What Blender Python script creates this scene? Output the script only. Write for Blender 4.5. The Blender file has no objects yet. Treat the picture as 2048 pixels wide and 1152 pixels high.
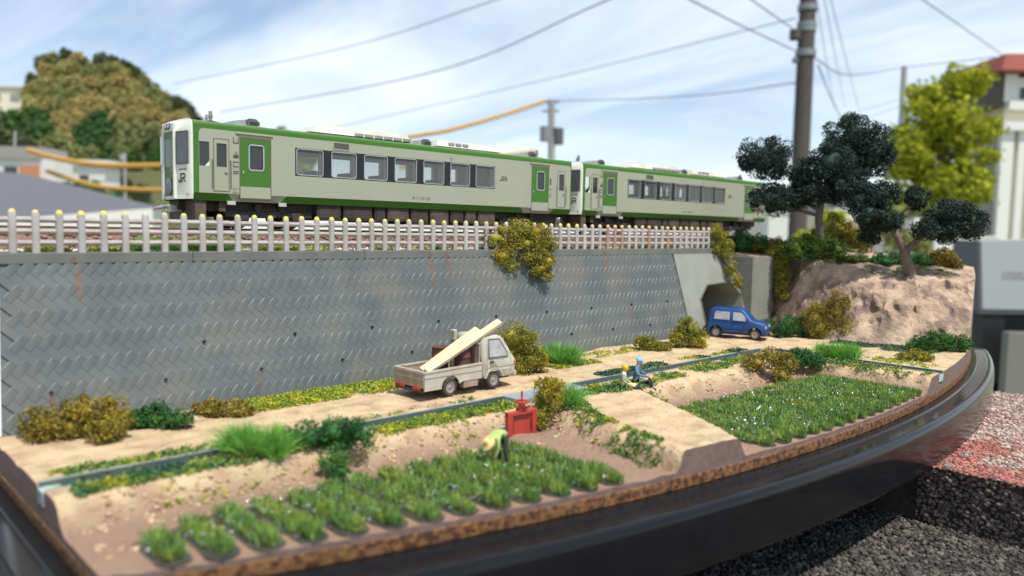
import bpy, math, random
import numpy as np
from mathutils import Vector, Matrix

S = bpy.context.scene
COL = S.collection
R = math.radians
PI = math.pi

# ------------------------------------------------------------------ camera
# One unit is one metre of the 1:150 model; x runs along the track, y away from the viewer, z up (rail head = 0).
cd = bpy.data.cameras.new('camera'); cam = bpy.data.objects.new('camera', cd); COL.objects.link(cam)
YAW, PIT, ROL = R(46.2), R(4.4), R(-1.1)
_h = Vector((math.cos(YAW)*math.cos(PIT), math.sin(YAW)*math.cos(PIT), -math.sin(PIT)))
_r = Vector((math.sin(YAW), -math.cos(YAW), 0)); _u = _r.cross(_h)
_r2 = _r*math.cos(ROL) - _u*math.sin(ROL); _u2 = _r*math.sin(ROL) + _u*math.cos(ROL)
cam.matrix_world = Matrix(((_r2.x, _u2.x, -_h.x, -10.62), (_r2.y, _u2.y, -_h.y, -27.09), (_r2.z, _u2.z, -_h.z, 0.2), (0, 0, 0, 1)))
cd.sensor_width = 36; cd.lens = 1545/2048*36
cd.clip_start = 0.5; cd.clip_end = 90000
cd.dof.use_dof = True; cd.dof.focus_distance = 31.0; cd.dof.aperture_fstop = 0.14
S.camera = cam

# ------------------------------------------------------------------ sky and sun
SUN_EL, SUN_AZ = R(64), R(-92)          # azimuth of the sun measured from +x
w = bpy.data.worlds.new('World'); S.world = w; w.use_nodes = True
nt = w.node_tree; nt.nodes.clear()
def N(t, typ, **kw):
    n = t.nodes.new(typ)
    for k, v in kw.items(): setattr(n, k, v)
    return n
def setin(n, **kw):
    for k, v in kw.items(): n.inputs[k.replace('_', ' ')].default_value = v
L = nt.links.new
out = N(nt, 'ShaderNodeOutputWorld'); bg = N(nt, 'ShaderNodeBackground'); bg.inputs['Strength'].default_value = 0.138
sky = N(nt, 'ShaderNodeTexSky', sky_type='NISHITA', sun_disc=False)
sky.sun_elevation = SUN_EL; sky.sun_rotation = PI/2 - SUN_AZ; sky.air_density = 1.0; sky.dust_density = 0.4; sky.ozone_density = 1.0
tc = N(nt, 'ShaderNodeTexCoord'); sep = N(nt, 'ShaderNodeSeparateXYZ'); L(tc.outputs['Generated'], sep.inputs[0])
mx = N(nt, 'ShaderNodeMath', operation='MAXIMUM'); L(sep.outputs['Z'], mx.inputs[0]); mx.inputs[1].default_value = 0.0
ad = N(nt, 'ShaderNodeMath', operation='ADD'); L(mx.outputs[0], ad.inputs[0]); ad.inputs[1].default_value = 0.16
dx = N(nt, 'ShaderNodeMath', operation='DIVIDE'); L(sep.outputs['X'], dx.inputs[0]); L(ad.outputs[0], dx.inputs[1])
dy = N(nt, 'ShaderNodeMath', operation='DIVIDE'); L(sep.outputs['Y'], dy.inputs[0]); L(ad.outputs[0], dy.inputs[1])
cmb = N(nt, 'ShaderNodeCombineXYZ'); L(dx.outputs[0], cmb.inputs[0]); L(dy.outputs[0], cmb.inputs[1])
mp = N(nt, 'ShaderNodeMapping'); mp.inputs['Rotation'].default_value = (0, 0, R(-62)); mp.inputs['Scale'].default_value = (0.85, 0.34, 1); mp.inputs['Location'].default_value = (0.7, 0.25, 0)
L(cmb.outputs[0], mp.inputs[0])
nz = N(nt, 'ShaderNodeTexNoise'); nz.inputs['Scale'].default_value = 1.3; nz.inputs['Detail'].default_value = 7; nz.inputs['Roughness'].default_value = 0.55; nz.inputs['Distortion'].default_value = 0.6
L(mp.outputs[0], nz.inputs['Vector'])
rp = N(nt, 'ShaderNodeMapRange'); rp.inputs['From Min'].default_value = 0.40; rp.inputs['From Max'].default_value = 0.67; rp.inputs['To Min'].default_value = 0.10; rp.inputs['To Max'].default_value = 0.85
L(nz.outputs['Fac'], rp.inputs['Value'])
hz = N(nt, 'ShaderNodeMapRange'); hz.inputs['From Min'].default_value = 0.0; hz.inputs['From Max'].default_value = 0.22; hz.inputs['To Min'].default_value = 0.55; hz.inputs['To Max'].default_value = 0.0
L(sep.outputs['Z'], hz.inputs['Value'])
fm = N(nt, 'ShaderNodeMath', operation='MAXIMUM'); L(rp.outputs[0], fm.inputs[0]); L(hz.outputs[0], fm.inputs[1])
mixs = N(nt, 'ShaderNodeMix', data_type='RGBA'); L(fm.outputs[0], mixs.inputs[0]); L(sky.outputs[0], mixs.inputs[6]); mixs.inputs[7].default_value = (7.2, 7.7, 8.5, 1)
L(mixs.outputs[2], bg.inputs['Color']); L(bg.outputs[0], out.inputs[0])

sd = bpy.data.lights.new('sun', 'SUN'); sd.energy = 4.7; sd.angle = R(0.5); sd.color = (1.0, 0.955, 0.88)
sun = bpy.data.objects.new('sun', sd); COL.objects.link(sun)
_s = Vector((math.cos(SUN_AZ)*math.cos(SUN_EL), math.sin(SUN_AZ)*math.cos(SUN_EL), math.sin(SUN_EL)))
sun.rotation_euler = _s.to_track_quat('Z', 'Y').to_euler(); sun.location = (0, -40, 60)

S.view_settings.view_transform = 'Standard'; S.view_settings.look = 'None'; S.view_settings.exposure = 0.12; S.view_settings.gamma = 1.0
S.view_settings.use_curve_mapping = False
S.render.engine = 'CYCLES'
S.cycles.max_bounces = 8; S.cycles.transparent_max_bounces = 12; S.cycles.caustics_reflective = False; S.cycles.caustics_refractive = False
S.cycles.sample_clamp_indirect = 6
try:
    S.cycles.use_denoising = True; S.cycles.denoiser = 'OPENIMAGEDENOISE'
except Exception: pass

# ------------------------------------------------------------------ helpers
def tag(o, label=None, cat=None, group=None, kind=None):
    for k, v in (('label', label), ('category', cat), ('group', group), ('kind', kind)):
        if v: o[k] = v
    return o
def empty(name, loc=(0, 0, 0), rz=0, label=None, cat=None, group=None):
    o = bpy.data.objects.new(name, None); COL.objects.link(o); o.location = loc; o.rotation_euler = (0, 0, rz)
    o.empty_display_size = 0.2
    return tag(o, label, cat, group)
def copy_tree(o, parent=None):
    c = o.copy(); COL.objects.link(c); c.parent = parent
    for ch in list(o.children): copy_tree(ch, c)
    return c
def link(name, me, parent=None, loc=None):
    o = bpy.data.objects.new(name, me); COL.objects.link(o)
    if parent: o.parent = parent
    if loc: o.location = loc
    return o
def np_obj(name, V, F, mats, parent=None, smooth=False, mi=None):
    me = bpy.data.meshes.new(name)
    V = np.asarray(V, np.float32); F = np.asarray(F, np.int32)
    n, k = F.shape
    me.vertices.add(len(V)); me.vertices.foreach_set('co', V.ravel())
    me.loops.add(n*k); me.loops.foreach_set('vertex_index', F.ravel())
    me.polygons.add(n); me.polygons.foreach_set('loop_start', np.arange(0, n*k, k, dtype=np.int32))
    if smooth: me.polygons.foreach_set('use_smooth', np.ones(n, bool))
    for m in (mats if isinstance(mats, (list, tuple)) else [mats]): me.materials.append(m)
    if mi is not None: me.polygons.foreach_set('material_index', np.asarray(mi, np.int32))
    me.update(calc_edges=True); me.validate()
    return link(name, me, parent)

class MB:
    def __init__(s): s.v = []; s.f = []; s.m = []; s.s = []
    def add(s, vs, fs, m=0, sm=False):
        b = len(s.v); s.v += [tuple(v) for v in vs]
        for f in fs: s.f.append([b+i for i in f]); s.m.append(m); s.s.append(sm)
        return s
    def box(s, x0, y0, z0, x1, y1, z1, m=0, c=0):
        if c == 0:
            return s.add([(x0,y0,z0),(x1,y0,z0),(x1,y1,z0),(x0,y1,z0),(x0,y0,z1),(x1,y0,z1),(x1,y1,z1),(x0,y1,z1)],
                         [(0,3,2,1),(4,5,6,7),(0,1,5,4),(1,2,6,5),(2,3,7,6),(3,0,4,7)], m)
        V = []
        for z, d in ((z0, c), (z0+c, 0), (z1-c, 0), (z1, c)):
            for (px, py) in ((x0+d+c*(d == 0), y0+d), (x1-d-c*(d == 0), y0+d), (x1-d, y0+d+c*(d == 0)), (x1-d, y1-d-c*(d == 0)),
                             (x1-d-c*(d == 0), y1-d), (x0+d+c*(d == 0), y1-d), (x0+d, y1-d-c*(d == 0)), (x0+d, y0+d+c*(d == 0))):
                V.append((px, py, z))
        F = [tuple(range(7, -1, -1)), tuple(range(24, 32))]
        for k in range(3):
            for i in range(8): j = (i+1) % 8; F.append((k*8+i, k*8+j, k*8+8+j, k*8+8+i))
        return s.add(V, F, m)
    def tube(s, pts, rad, n=8, m=0, sm=True, cap=True):
        pts = [Vector(p) for p in pts]
        if not isinstance(rad, (list, tuple)): rad = [rad]*len(pts)
        V = []; F = []; ref = None
        for i, p in enumerate(pts):
            t = (pts[min(i+1, len(pts)-1)] - pts[max(i-1, 0)]).normalized()
            if ref is None:
                ref = Vector((0, 0, 1)) if abs(t.z) < 0.9 else Vector((1, 0, 0))
            a = (ref - t*ref.dot(t)).normalized(); b = t.cross(a); ref = a
            for k in range(n):
                an = 2*PI*k/n; V.append(p + (a*math.cos(an) + b*math.sin(an))*rad[i])
        for i in range(len(pts)-1):
            for k in range(n):
                j = (k+1) % n; F.append((i*n+k, i*n+j, (i+1)*n+j, (i+1)*n+k))
        s.add(V, F, m, sm)
        if cap:
            s.add(V[:n], [tuple(range(n-1, -1, -1))], m); s.add(V[-n:], [tuple(range(n))], m)
        return s
    def lathe(s, prof, o=(0, 0, 0), ax=(0, 0, 1), n=16, m=0, sm=True, ms=None):
        o = Vector(o); t = Vector(ax).normalized(); a = t.orthogonal().normalized(); b = t.cross(a)
        V = []
        for (r, h) in prof:
            for k in range(n):
                an = 2*PI*k/n; V.append(o + t*h + (a*math.cos(an) + b*math.sin(an))*max(r, 1e-4))
        for i in range(len(prof)-1):
            F = [(i*n+k, i*n+(k+1) % n, (i+1)*n+(k+1) % n, (i+1)*n+k) for k in range(n)]
            b0 = len(s.v)
            s.add([V[x] for x in range(i*n, (i+2)*n)], [tuple(x-i*n for x in f) for f in F], ms[i] if ms else m, sm)
        return s
    def prism(s, poly, a, b, plane='xz', m=0, mside=None):
        # poly in the plane, extruded from a to b along the third axis
        def P(u, v, t): return {'xz': (u, t, v), 'xy': (u, v, t), 'yz': (t, u, v)}[plane]
        n = len(poly)
        V = [P(u, v, a) for u, v in poly] + [P(u, v, b) for u, v in poly]
        F = [tuple(range(n)), tuple(range(2*n-1, n-1, -1))]
        s.add(V, F, m)
        s.add(V, [(i, i+n, (i+1) % n+n, (i+1) % n) for i in range(n)], m if mside is None else mside)
        return s
    def build(s, name, mats, parent=None, loc=None, sharp=None):
        me = bpy.data.meshes.new(name)
        me.from_pydata(s.v, [], s.f)
        for m in (mats if isinstance(mats, (list, tuple)) else [mats]): me.materials.append(m)
        me.polygons.foreach_set('material_index', s.m); me.polygons.foreach_set('use_smooth', s.s)
        import bmesh
        bm = bmesh.new(); bm.from_mesh(me); bmesh.ops.remove_doubles(bm, verts=bm.verts, dist=1e-5)
        bmesh.ops.recalc_face_normals(bm, faces=bm.faces); bm.to_mesh(me); bm.free()
        if any(s.s): me.set_sharp_from_angle(angle=R(sharp or 40))
        me.update()
        return link(name, me, parent, loc)

def inset_poly(poly, d):
    n = len(poly); A = sum(poly[i][0]*poly[(i+1) % n][1]-poly[(i+1) % n][0]*poly[i][1] for i in range(n)); sg = 1 if A > 0 else -1
    o = []
    for i in range(n):
        p0, p, p1 = Vector(poly[i-1]), Vector(poly[i]), Vector(poly[(i+1) % n])
        e0, e1 = (p-p0).normalized(), (p1-p).normalized()
        n0, n1 = Vector((-e0.y, e0.x))*sg, Vector((-e1.y, e1.x))*sg
        b = (n0+n1); b = b/max(b.length_squared*0.5, 0.5)
        o.append((p.x+b.x*d, p.y+b.y*d))
    return o
def rrect(x0, z0, x1, z1, r, k=4):
    o = []
    for cx, cz, a0 in ((x1-r, z0+r, -90), (x1-r, z1-r, 0), (x0+r, z1-r, 90), (x0+r, z0+r, 180)):
        for i in range(k+1):
            a = R(a0 + 90*i/k); o.append((cx+r*math.cos(a), cz+r*math.sin(a)))
    return o

# value noise for shaping ground
def vnoise(x, y, seed=0):
    rs = np.random.RandomState(seed); T = rs.rand(256, 256)
    x = np.asarray(x, float); y = np.asarray(y, float)
    xi = np.floor(x).astype(int); yi = np.floor(y).astype(int); fx = x-xi; fy = y-yi
    fx = fx*fx*(3-2*fx); fy = fy*fy*(3-2*fy)
    g = lambda a, b: T[a % 256, b % 256]
    return (g(xi, yi)*(1-fx)+g(xi+1, yi)*fx)*(1-fy)+(g(xi, yi+1)*(1-fx)+g(xi+1, yi+1)*fx)*fy
def fbm(x, y, seed=0, oct=4):
    s = 0; a = 0.5; f = 1.0
    for k in range(oct):
        s = s + a*(vnoise(np.asarray(x)*f+k*17.3, np.asarray(y)*f+k*9.1, seed+k)-0.5); a *= 0.5; f *= 2.03
    return s
def sstep(t): t = np.clip(t, 0, 1); return t*t*(3-2*t)

# ------------------------------------------------------------------ materials
def mat(name, col, rough=0.6, col2=None, scale=3.0, var=0.12, bump=0.0, bscale=30.0, metal=0.0, spec=0.5, island=0.0, objvar=0.0,
        coat=0.0, detail=5.0, ramp=(0.4, 0.62), col3=None, scale3=0.8, ramp3=(0.5, 0.65), trans=0.0, bdist=0.02):
    m = bpy.data.materials.new(name); m.use_nodes = True; t = m.node_tree; t.nodes.clear(); lk = t.links.new
    o = N(t, 'ShaderNodeOutputMaterial'); p = N(t, 'ShaderNodeBsdfPrincipled'); lk(p.outputs[0], o.inputs[0])
    g = N(t, 'ShaderNodeNewGeometry')
    pos = g.outputs['Position']
    n1 = N(t, 'ShaderNodeTexNoise'); n1.inputs['Scale'].default_value = scale; n1.inputs['Detail'].default_value = detail; lk(pos, n1.inputs['Vector'])
    c2 = col2 or tuple(c*(1-var*2) for c in col)
    r1 = N(t, 'ShaderNodeMapRange'); r1.inputs['From Min'].default_value = ramp[0]; r1.inputs['From Max'].default_value = ramp[1]; lk(n1.outputs['Fac'], r1.inputs['Value'])
    mixn = N(t, 'ShaderNodeMix', data_type='RGBA'); lk(r1.outputs[0], mixn.inputs[0]); mixn.inputs[6].default_value = (*col, 1); mixn.inputs[7].default_value = (*c2, 1)
    cur = mixn.outputs[2]
    if col3:
        n3 = N(t, 'ShaderNodeTexNoise'); n3.inputs['Scale'].default_value = scale3; n3.inputs['Detail'].default_value = 6; lk(pos, n3.inputs['Vector'])
        r3 = N(t, 'ShaderNodeMapRange'); r3.inputs['From Min'].default_value = ramp3[0]; r3.inputs['From Max'].default_value = ramp3[1]; lk(n3.outputs['Fac'], r3.inputs['Value'])
        m3 = N(t, 'ShaderNodeMix', data_type='RGBA'); lk(r3.outputs[0], m3.inputs[0]); lk(cur, m3.inputs[6]); m3.inputs[7].default_value = (*col3, 1); cur = m3.outputs[2]
    def vary(cur, src, amt):
        hs = N(t, 'ShaderNodeHueSaturation'); lk(cur, hs.inputs['Color'])
        mr = N(t, 'ShaderNodeMapRange'); mr.inputs['To Min'].default_value = 1-amt; mr.inputs['To Max'].default_value = 1+amt; lk(src, mr.inputs['Value']); lk(mr.outputs[0], hs.inputs['Value'])
        return hs.outputs[0]
    if island: cur = vary(cur, g.outputs['Random Per Island'], island)
    if objvar:
        oi = N(t, 'ShaderNodeObjectInfo'); cur = vary(cur, oi.outputs['Random'], objvar)
    lk(cur, p.inputs['Base Color'])
    p.inputs['Roughness'].default_value = rough; p.inputs['Metallic'].default_value = metal; p.inputs['Specular IOR Level'].default_value = spec
    p.inputs['Coat Weight'].default_value = coat
    if bump:
        nb = N(t, 'ShaderNodeTexNoise'); nb.inputs['Scale'].default_value = bscale; nb.inputs['Detail'].default_value = 7; nb.inputs['Roughness'].default_value = 0.62; lk(pos, nb.inputs['Vector'])
        bn = N(t, 'ShaderNodeBump'); bn.inputs['Strength'].default_value = bump; bn.inputs['Distance'].default_value = bdist; lk(nb.outputs['Fac'], bn.inputs['Height']); lk(bn.outputs[0], p.inputs['Normal'])
    if trans:
        tr = N(t, 'ShaderNodeBsdfTranslucent'); lk(cur, tr.inputs['Color']); ms = N(t, 'ShaderNodeMixShader'); ms.inputs[0].default_value = trans
        lk(p.outputs[0], ms.inputs[1]); lk(tr.outputs[0], ms.inputs[2]); lk(ms.outputs[0], o.inputs[0])
    m['cur'] = 1
    return m
def glass(name, tint=(0.75, 0.78, 0.8), rough=0.03, refl=1.0, milk=0.0, mc=(0.5, 0.5, 0.5)):
    m = bpy.data.materials.new(name); m.use_nodes = True; t = m.node_tree; t.nodes.clear(); lk = t.links.new
    o = N(t, 'ShaderNodeOutputMaterial'); tr = N(t, 'ShaderNodeBsdfTransparent'); tr.inputs[0].default_value = (*tint, 1)
    gl = N(t, 'ShaderNodeBsdfGlossy'); gl.inputs['Roughness'].default_value = rough
    fr = N(t, 'ShaderNodeFresnel'); fr.inputs[0].default_value = 1.5
    mu = N(t, 'ShaderNodeMath', operation='MULTIPLY'); lk(fr.outputs[0], mu.inputs[0]); mu.inputs[1].default_value = refl
    ms = N(t, 'ShaderNodeMixShader'); lk(mu.outputs[0], ms.inputs[0]); lk(tr.outputs[0], ms.inputs[1]); lk(gl.outputs[0], ms.inputs[2]); lk(ms.outputs[0], o.inputs[0])
    if milk:
        df = N(t, 'ShaderNodeBsdfDiffuse'); df.inputs[0].default_value = (*mc, 1); m2 = N(t, 'ShaderNodeMixShader'); m2.inputs[0].default_value = milk
        lk(tr.outputs[0], m2.inputs[1]); lk(df.outputs[0], m2.inputs[2]); lk(m2.outputs[0], ms.inputs[1])
    return m
def height_mix(m, z0, z1, col, noise=0.3):
    # blend towards another soil colour below a level (wet mud lying in the paddies)
    t = m.node_tree; lk = t.links.new
    p = next(n for n in t.nodes if n.type == 'BSDF_PRINCIPLED'); src = p.inputs['Base Color'].links[0].from_socket
    g = N(t, 'ShaderNodeNewGeometry'); sp = N(t, 'ShaderNodeSeparateXYZ'); lk(g.outputs['Position'], sp.inputs[0])
    nn = N(t, 'ShaderNodeTexNoise'); nn.inputs['Scale'].default_value = 2.2; nn.inputs['Detail'].default_value = 6; lk(g.outputs['Position'], nn.inputs['Vector'])
    a = N(t, 'ShaderNodeMath', operation='MULTIPLY_ADD'); lk(nn.outputs['Fac'], a.inputs[0]); a.inputs[1].default_value = noise; lk(sp.outputs['Z'], a.inputs[2])
    r = N(t, 'ShaderNodeMapRange'); r.inputs['From Min'].default_value = z0+noise*0.5; r.inputs['From Max'].default_value = z1+noise*0.5
    lk(a.outputs[0], r.inputs['Value'])
    mx = N(t, 'ShaderNodeMix', data_type='RGBA'); lk(r.outputs[0], mx.inputs[0]); mx.inputs[6].default_value = (*col, 1); lk(src, mx.inputs[7]); lk(mx.outputs[2], p.inputs['Base Color'])
def spots(m, pts, col, strength=0.8):
    # rust runs: elongated stains at given world points (x, z, half width, length)
    t = m.node_tree; lk = t.links.new
    p = next(n for n in t.nodes if n.type == 'BSDF_PRINCIPLED'); cur = p.inputs['Base Color'].links[0].from_socket
    g = N(t, 'ShaderNodeNewGeometry')
    nn = N(t, 'ShaderNodeTexNoise'); nn.inputs['Scale'].default_value = 5; nn.inputs['Detail'].default_value = 5; lk(g.outputs['Position'], nn.inputs['Vector'])
    for (x, z, hw, ln) in pts:
        mp = N(t, 'ShaderNodeMapping', vector_type='POINT'); mp.inputs['Location'].default_value = (-x/hw, 0, -z/ln); mp.inputs['Scale'].default_value = (1/hw, 0, 1/ln)
        lk(g.outputs['Position'], mp.inputs['Vector'])
        ln_ = N(t, 'ShaderNodeVectorMath', operation='LENGTH'); lk(mp.outputs[0], ln_.inputs[0])
        a = N(t, 'ShaderNodeMath', operation='MULTIPLY_ADD'); lk(nn.outputs['Fac'], a.inputs[0]); a.inputs[1].default_value = 1.2; lk(ln_.outputs['Value'], a.inputs[2])
        r = N(t, 'ShaderNodeMapRange'); r.inputs['From Min'].default_value = 0.9; r.inputs['From Max'].default_value = 1.6; r.inputs['To Min'].default_value = strength; r.inputs['To Max'].default_value = 0
        lk(a.outputs[0], r.inputs['Value'])
        mx = N(t, 'ShaderNodeMix', data_type='RGBA'); lk(r.outputs[0], mx.inputs[0]); lk(cur, mx.inputs[6]); mx.inputs[7].default_value = (*col, 1); cur = mx.outputs[2]
    lk(cur, p.inputs['Base Color'])

M = {}
M['sand'] = mat('sand', (0.63, 0.485, 0.295), 0.9, (0.55, 0.405, 0.235), 1.6, bump=1.0, bscale=7, spec=0.2, col3=(0.40, 0.27, 0.165), scale3=1.3, ramp3=(0.48, 0.70), bdist=0.12)
height_mix(M['sand'], -5.95, -5.46, (0.31, 0.205, 0.14))
M['earth_cut'] = mat('earth_cut', (0.20, 0.135, 0.105), 0.7, (0.15, 0.10, 0.08), 4, bump=0.5, bscale=25)
M['rock'] = mat('rock', (0.56, 0.41, 0.28), 0.9, (0.37, 0.265, 0.19), 1.6, bump=1.0, bscale=4.5, spec=0.3, col3=(0.25, 0.18, 0.14), scale3=0.9, ramp3=(0.49, 0.60), bdist=0.16)
M['cork'] = mat('cork', (0.25, 0.118, 0.042), 0.85, (0.065, 0.026, 0.009), 6.5, bump=1.0, bscale=14, ramp=(0.42, 0.6), bdist=0.06)
M['black_plastic'] = mat('black_plastic', (0.012, 0.012, 0.013), 0.12, (0.010, 0.010, 0.011), 1.0, bump=0.02, bscale=60, spec=0.2)
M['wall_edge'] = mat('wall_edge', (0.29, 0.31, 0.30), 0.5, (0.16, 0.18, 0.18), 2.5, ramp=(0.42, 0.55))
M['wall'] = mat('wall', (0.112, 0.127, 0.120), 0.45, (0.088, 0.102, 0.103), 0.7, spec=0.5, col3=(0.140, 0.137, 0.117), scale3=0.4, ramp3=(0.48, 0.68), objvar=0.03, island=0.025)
RUST = (0.17, 0.092, 0.048)
M['coping'] = mat('coping', (0.165, 0.172, 0.155), 0.75, (0.14, 0.147, 0.135), 1.2, bump=0.2, bscale=20, spec=0.3)
M['portal'] = mat('portal', (0.265, 0.275, 0.24), 0.75, (0.235, 0.245, 0.215), 1.0, bump=0.15, bscale=20, spec=0.3, col3=(0.30, 0.25, 0.19), scale3=0.8, ramp3=(0.66, 0.8))
M['backdrop_pale'] = mat('backdrop_pale', (0.72, 0.80, 0.86), 0.5, var=0.03)
M['ballast_bed'] = mat('ballast_bed', (0.24, 0.15, 0.115), 0.9, (0.17, 0.11, 0.085), 6, bump=1, bscale=16, bdist=0.05)
M['ballast'] = mat('ballast', (0.27, 0.165, 0.125), 0.9, (0.2, 0.125, 0.1), 3, island=0.35)
M['gravel_pale'] = mat('gravel_pale', (0.60, 0.56, 0.48), 0.9, (0.48, 0.44, 0.36), 3, island=0.3)
M['rail'] = mat('rail', (0.24, 0.15, 0.105), 0.7, (0.19, 0.12, 0.09), 3)
M['rail_head'] = mat('rail_head', (0.55, 0.53, 0.50), 0.3, metal=0.9)
M['sleeper'] = mat('sleeper', (0.13, 0.095, 0.075), 0.85, (0.09, 0.065, 0.05), 5)
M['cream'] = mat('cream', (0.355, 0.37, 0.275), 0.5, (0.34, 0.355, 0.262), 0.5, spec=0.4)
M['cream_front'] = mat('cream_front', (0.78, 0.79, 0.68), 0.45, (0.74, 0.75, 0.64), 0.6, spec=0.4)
M['roof_white'] = mat('roof_white', (0.62, 0.63, 0.55), 0.6, (0.56, 0.57, 0.49), 0.8, spec=0.3)
M['ac_white'] = mat('ac_white', (0.53, 0.51, 0.45), 0.6, (0.46, 0.43, 0.37), 1.2, spec=0.3)
M['green'] = mat('green', (0.056, 0.165, 0.018), 0.45, (0.052, 0.155, 0.017), 0.7, spec=0.4)
M['band'] = mat('band', (0.012, 0.013, 0.014), 0.4, var=0.05)
M['ink'] = mat('ink', (0.02, 0.02, 0.02), 0.6, var=0.02)
M['trim_brown'] = mat('trim_brown', (0.16, 0.105, 0.085), 0.6, var=0.1)
M['silver'] = mat('silver', (0.50, 0.51, 0.52), 0.35, metal=0.6, var=0.05)
M['grey_dark'] = mat('grey_dark', (0.10, 0.095, 0.095), 0.6, var=0.1)
M['grey_mid'] = mat('grey_mid', (0.27, 0.265, 0.265), 0.6, var=0.1)
M['under'] = mat('under', (0.055, 0.043, 0.035), 0.75, (0.035, 0.028, 0.024), 3)
M['under_brown'] = mat('under_brown', (0.11, 0.08, 0.058), 0.75, (0.07, 0.05, 0.038), 2)
M['seat_blue'] = mat('seat_blue', (0.045, 0.055, 0.075), 0.7)
M['interior'] = mat('interior', (0.66, 0.66, 0.64), 0.6, var=0.05)
M['glass'] = glass('glass', (0.80, 0.83, 0.83), 0.03, 1.0, 0.20, (0.42, 0.44, 0.42)); M['glass_dark'] = glass('glass_dark', (0.42, 0.43, 0.45), 0.03, 1.3, 0.22, (0.16, 0.16, 0.16))
M['lamp'] = mat('lamp', (0.5, 0.5, 0.5), 0.15, spec=0.8)

def fence_mat(name, base, base2, cap=(0.66, 0.56, 0.12)):
    m = mat(name, base, 0.6, base2, 1.5, objvar=0.08, spec=0.3)
    t = m.node_tree; lk = t.links.new
    p = next(n for n in t.nodes if n.type == 'BSDF_PRINCIPLED'); cur = p.inputs['Base Color'].links[0].from_socket
    tc = N(t, 'ShaderNodeTexCoord'); sp = N(t, 'ShaderNodeSeparateXYZ'); lk(tc.outputs['Object'], sp.inputs[0])
    oi = N(t, 'ShaderNodeObjectInfo'); ml = N(t, 'ShaderNodeMath', operation='MULTIPLY_ADD'); lk(oi.outputs['Random'], ml.inputs[0]); ml.inputs[1].default_value = 0.09; ml.inputs[2].default_value = 1.125
    nn = N(t, 'ShaderNodeTexNoise'); nn.inputs['Scale'].default_value = 9; g = N(t, 'ShaderNodeNewGeometry'); lk(g.outputs['Position'], nn.inputs['Vector'])
    a = N(t, 'ShaderNodeMath', operation='MULTIPLY_ADD'); lk(nn.outputs['Fac'], a.inputs[0]); a.inputs[1].default_value = 0.10; lk(sp.outputs['Z'], a.inputs[2])
    gt = N(t, 'ShaderNodeMath', operation='GREATER_THAN'); lk(a.outputs[0], gt.inputs[0]); lk(ml.outputs[0], gt.inputs[1])
    mx = N(t, 'ShaderNodeMix', data_type='RGBA'); lk(gt.outputs[0], mx.inputs[0]); lk(cur, mx.inputs[6]); mx.inputs[7].default_value = (*cap, 1); lk(mx.outputs[2], p.inputs['Base Color'])
    return m
M['post'] = fence_mat('post', (0.45, 0.435, 0.42), (0.38, 0.35, 0.325))
M['post_rust'] = fence_mat('post_rust', (0.42, 0.30, 0.22), (0.34, 0.22, 0.15))
M['fence_rail'] = mat('fence_rail', (0.41, 0.375, 0.35), 0.65, (0.34, 0.29, 0.26), 2.0, col3=(0.33, 0.21, 0.14), scale3=0.9, ramp3=(0.6, 0.72))

def leafmat(name, c, c2, rough=0.75, isl=0.4, tr=0.12, c3=None): return mat(name, c, rough, c2, 2.2, island=isl, trans=tr, spec=0.25, ramp=(0.42, 0.58), col3=c3, scale3=1.2, ramp3=(0.5, 0.62))
M['olive'] = leafmat('olive', (0.29, 0.265, 0.04), (0.19, 0.195, 0.03), c3=(0.37, 0.285, 0.03))
M['olive_brown'] = leafmat('olive_brown', (0.26, 0.205, 0.034), (0.18, 0.155, 0.03), c3=(0.30, 0.225, 0.03))
M['deep_green'] = leafmat('deep_green', (0.05, 0.155, 0.038), (0.032, 0.105, 0.032), c3=(0.08, 0.19, 0.04))
M['mid_green'] = leafmat('mid_green', (0.085, 0.165, 0.03), (0.05, 0.11, 0.022), c3=(0.14, 0.17, 0.02))
M['pine_dark'] = leafmat('pine_dark', (0.044, 0.066, 0.050), (0.025, 0.040, 0.031), isl=0.5, tr=0.0)
M['tuft'] = leafmat('tuft', (0.25, 0.50, 0.10), (0.16, 0.40, 0.07), 0.45, 0.3, 0.2)
M['rice'] = leafmat('rice', (0.235, 0.385, 0.085), (0.145, 0.26, 0.07), 0.3, 0.5, 0.25, c3=(0.30, 0.37, 0.08))
M['weed_yellow'] = leafmat('weed_yellow', (0.40, 0.40, 0.035), (0.24, 0.33, 0.045), isl=0.4)
M['weed_green'] = leafmat('weed_green', (0.17, 0.27, 0.05), (0.09, 0.19, 0.045), isl=0.45, c3=(0.36, 0.36, 0.04))
M['weed_teal'] = leafmat('weed_teal', (0.05, 0.15, 0.075), (0.035, 0.10, 0.055), isl=0.45, c3=(0.16, 0.22, 0.06))
M['trunk'] = mat('trunk', (0.19, 0.145, 0.115), 0.85, (0.13, 0.10, 0.08), 6, bump=0.6, bscale=20)
M['channel'] = mat('channel', (0.085, 0.115, 0.105), 0.6, (0.06, 0.085, 0.08), 1.5)
M['channel_lip'] = mat('channel_lip', (0.34, 0.35, 0.32), 0.7, (0.27, 0.27, 0.23), 2.0)
M['slab_blue'] = mat('slab_blue', (0.27, 0.315, 0.35), 0.6, (0.21, 0.25, 0.28), 1.2)
M['pale_concrete'] = mat('pale_concrete', (0.34, 0.39, 0.38), 0.65, (0.26, 0.30, 0.29), 2.5)
M['resin'] = mat('resin', (0.55, 0.66, 0.64), 0.06, (0.20, 0.35, 0.28), 3, bump=0.5, bscale=6, spec=0.9, coat=0.6)
M['glint_metal'] = mat('glint_metal', (0.86, 0.90, 0.88), 0.12, var=0.02, metal=0.9)  # silver metal for the glint beads added to the rice
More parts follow.
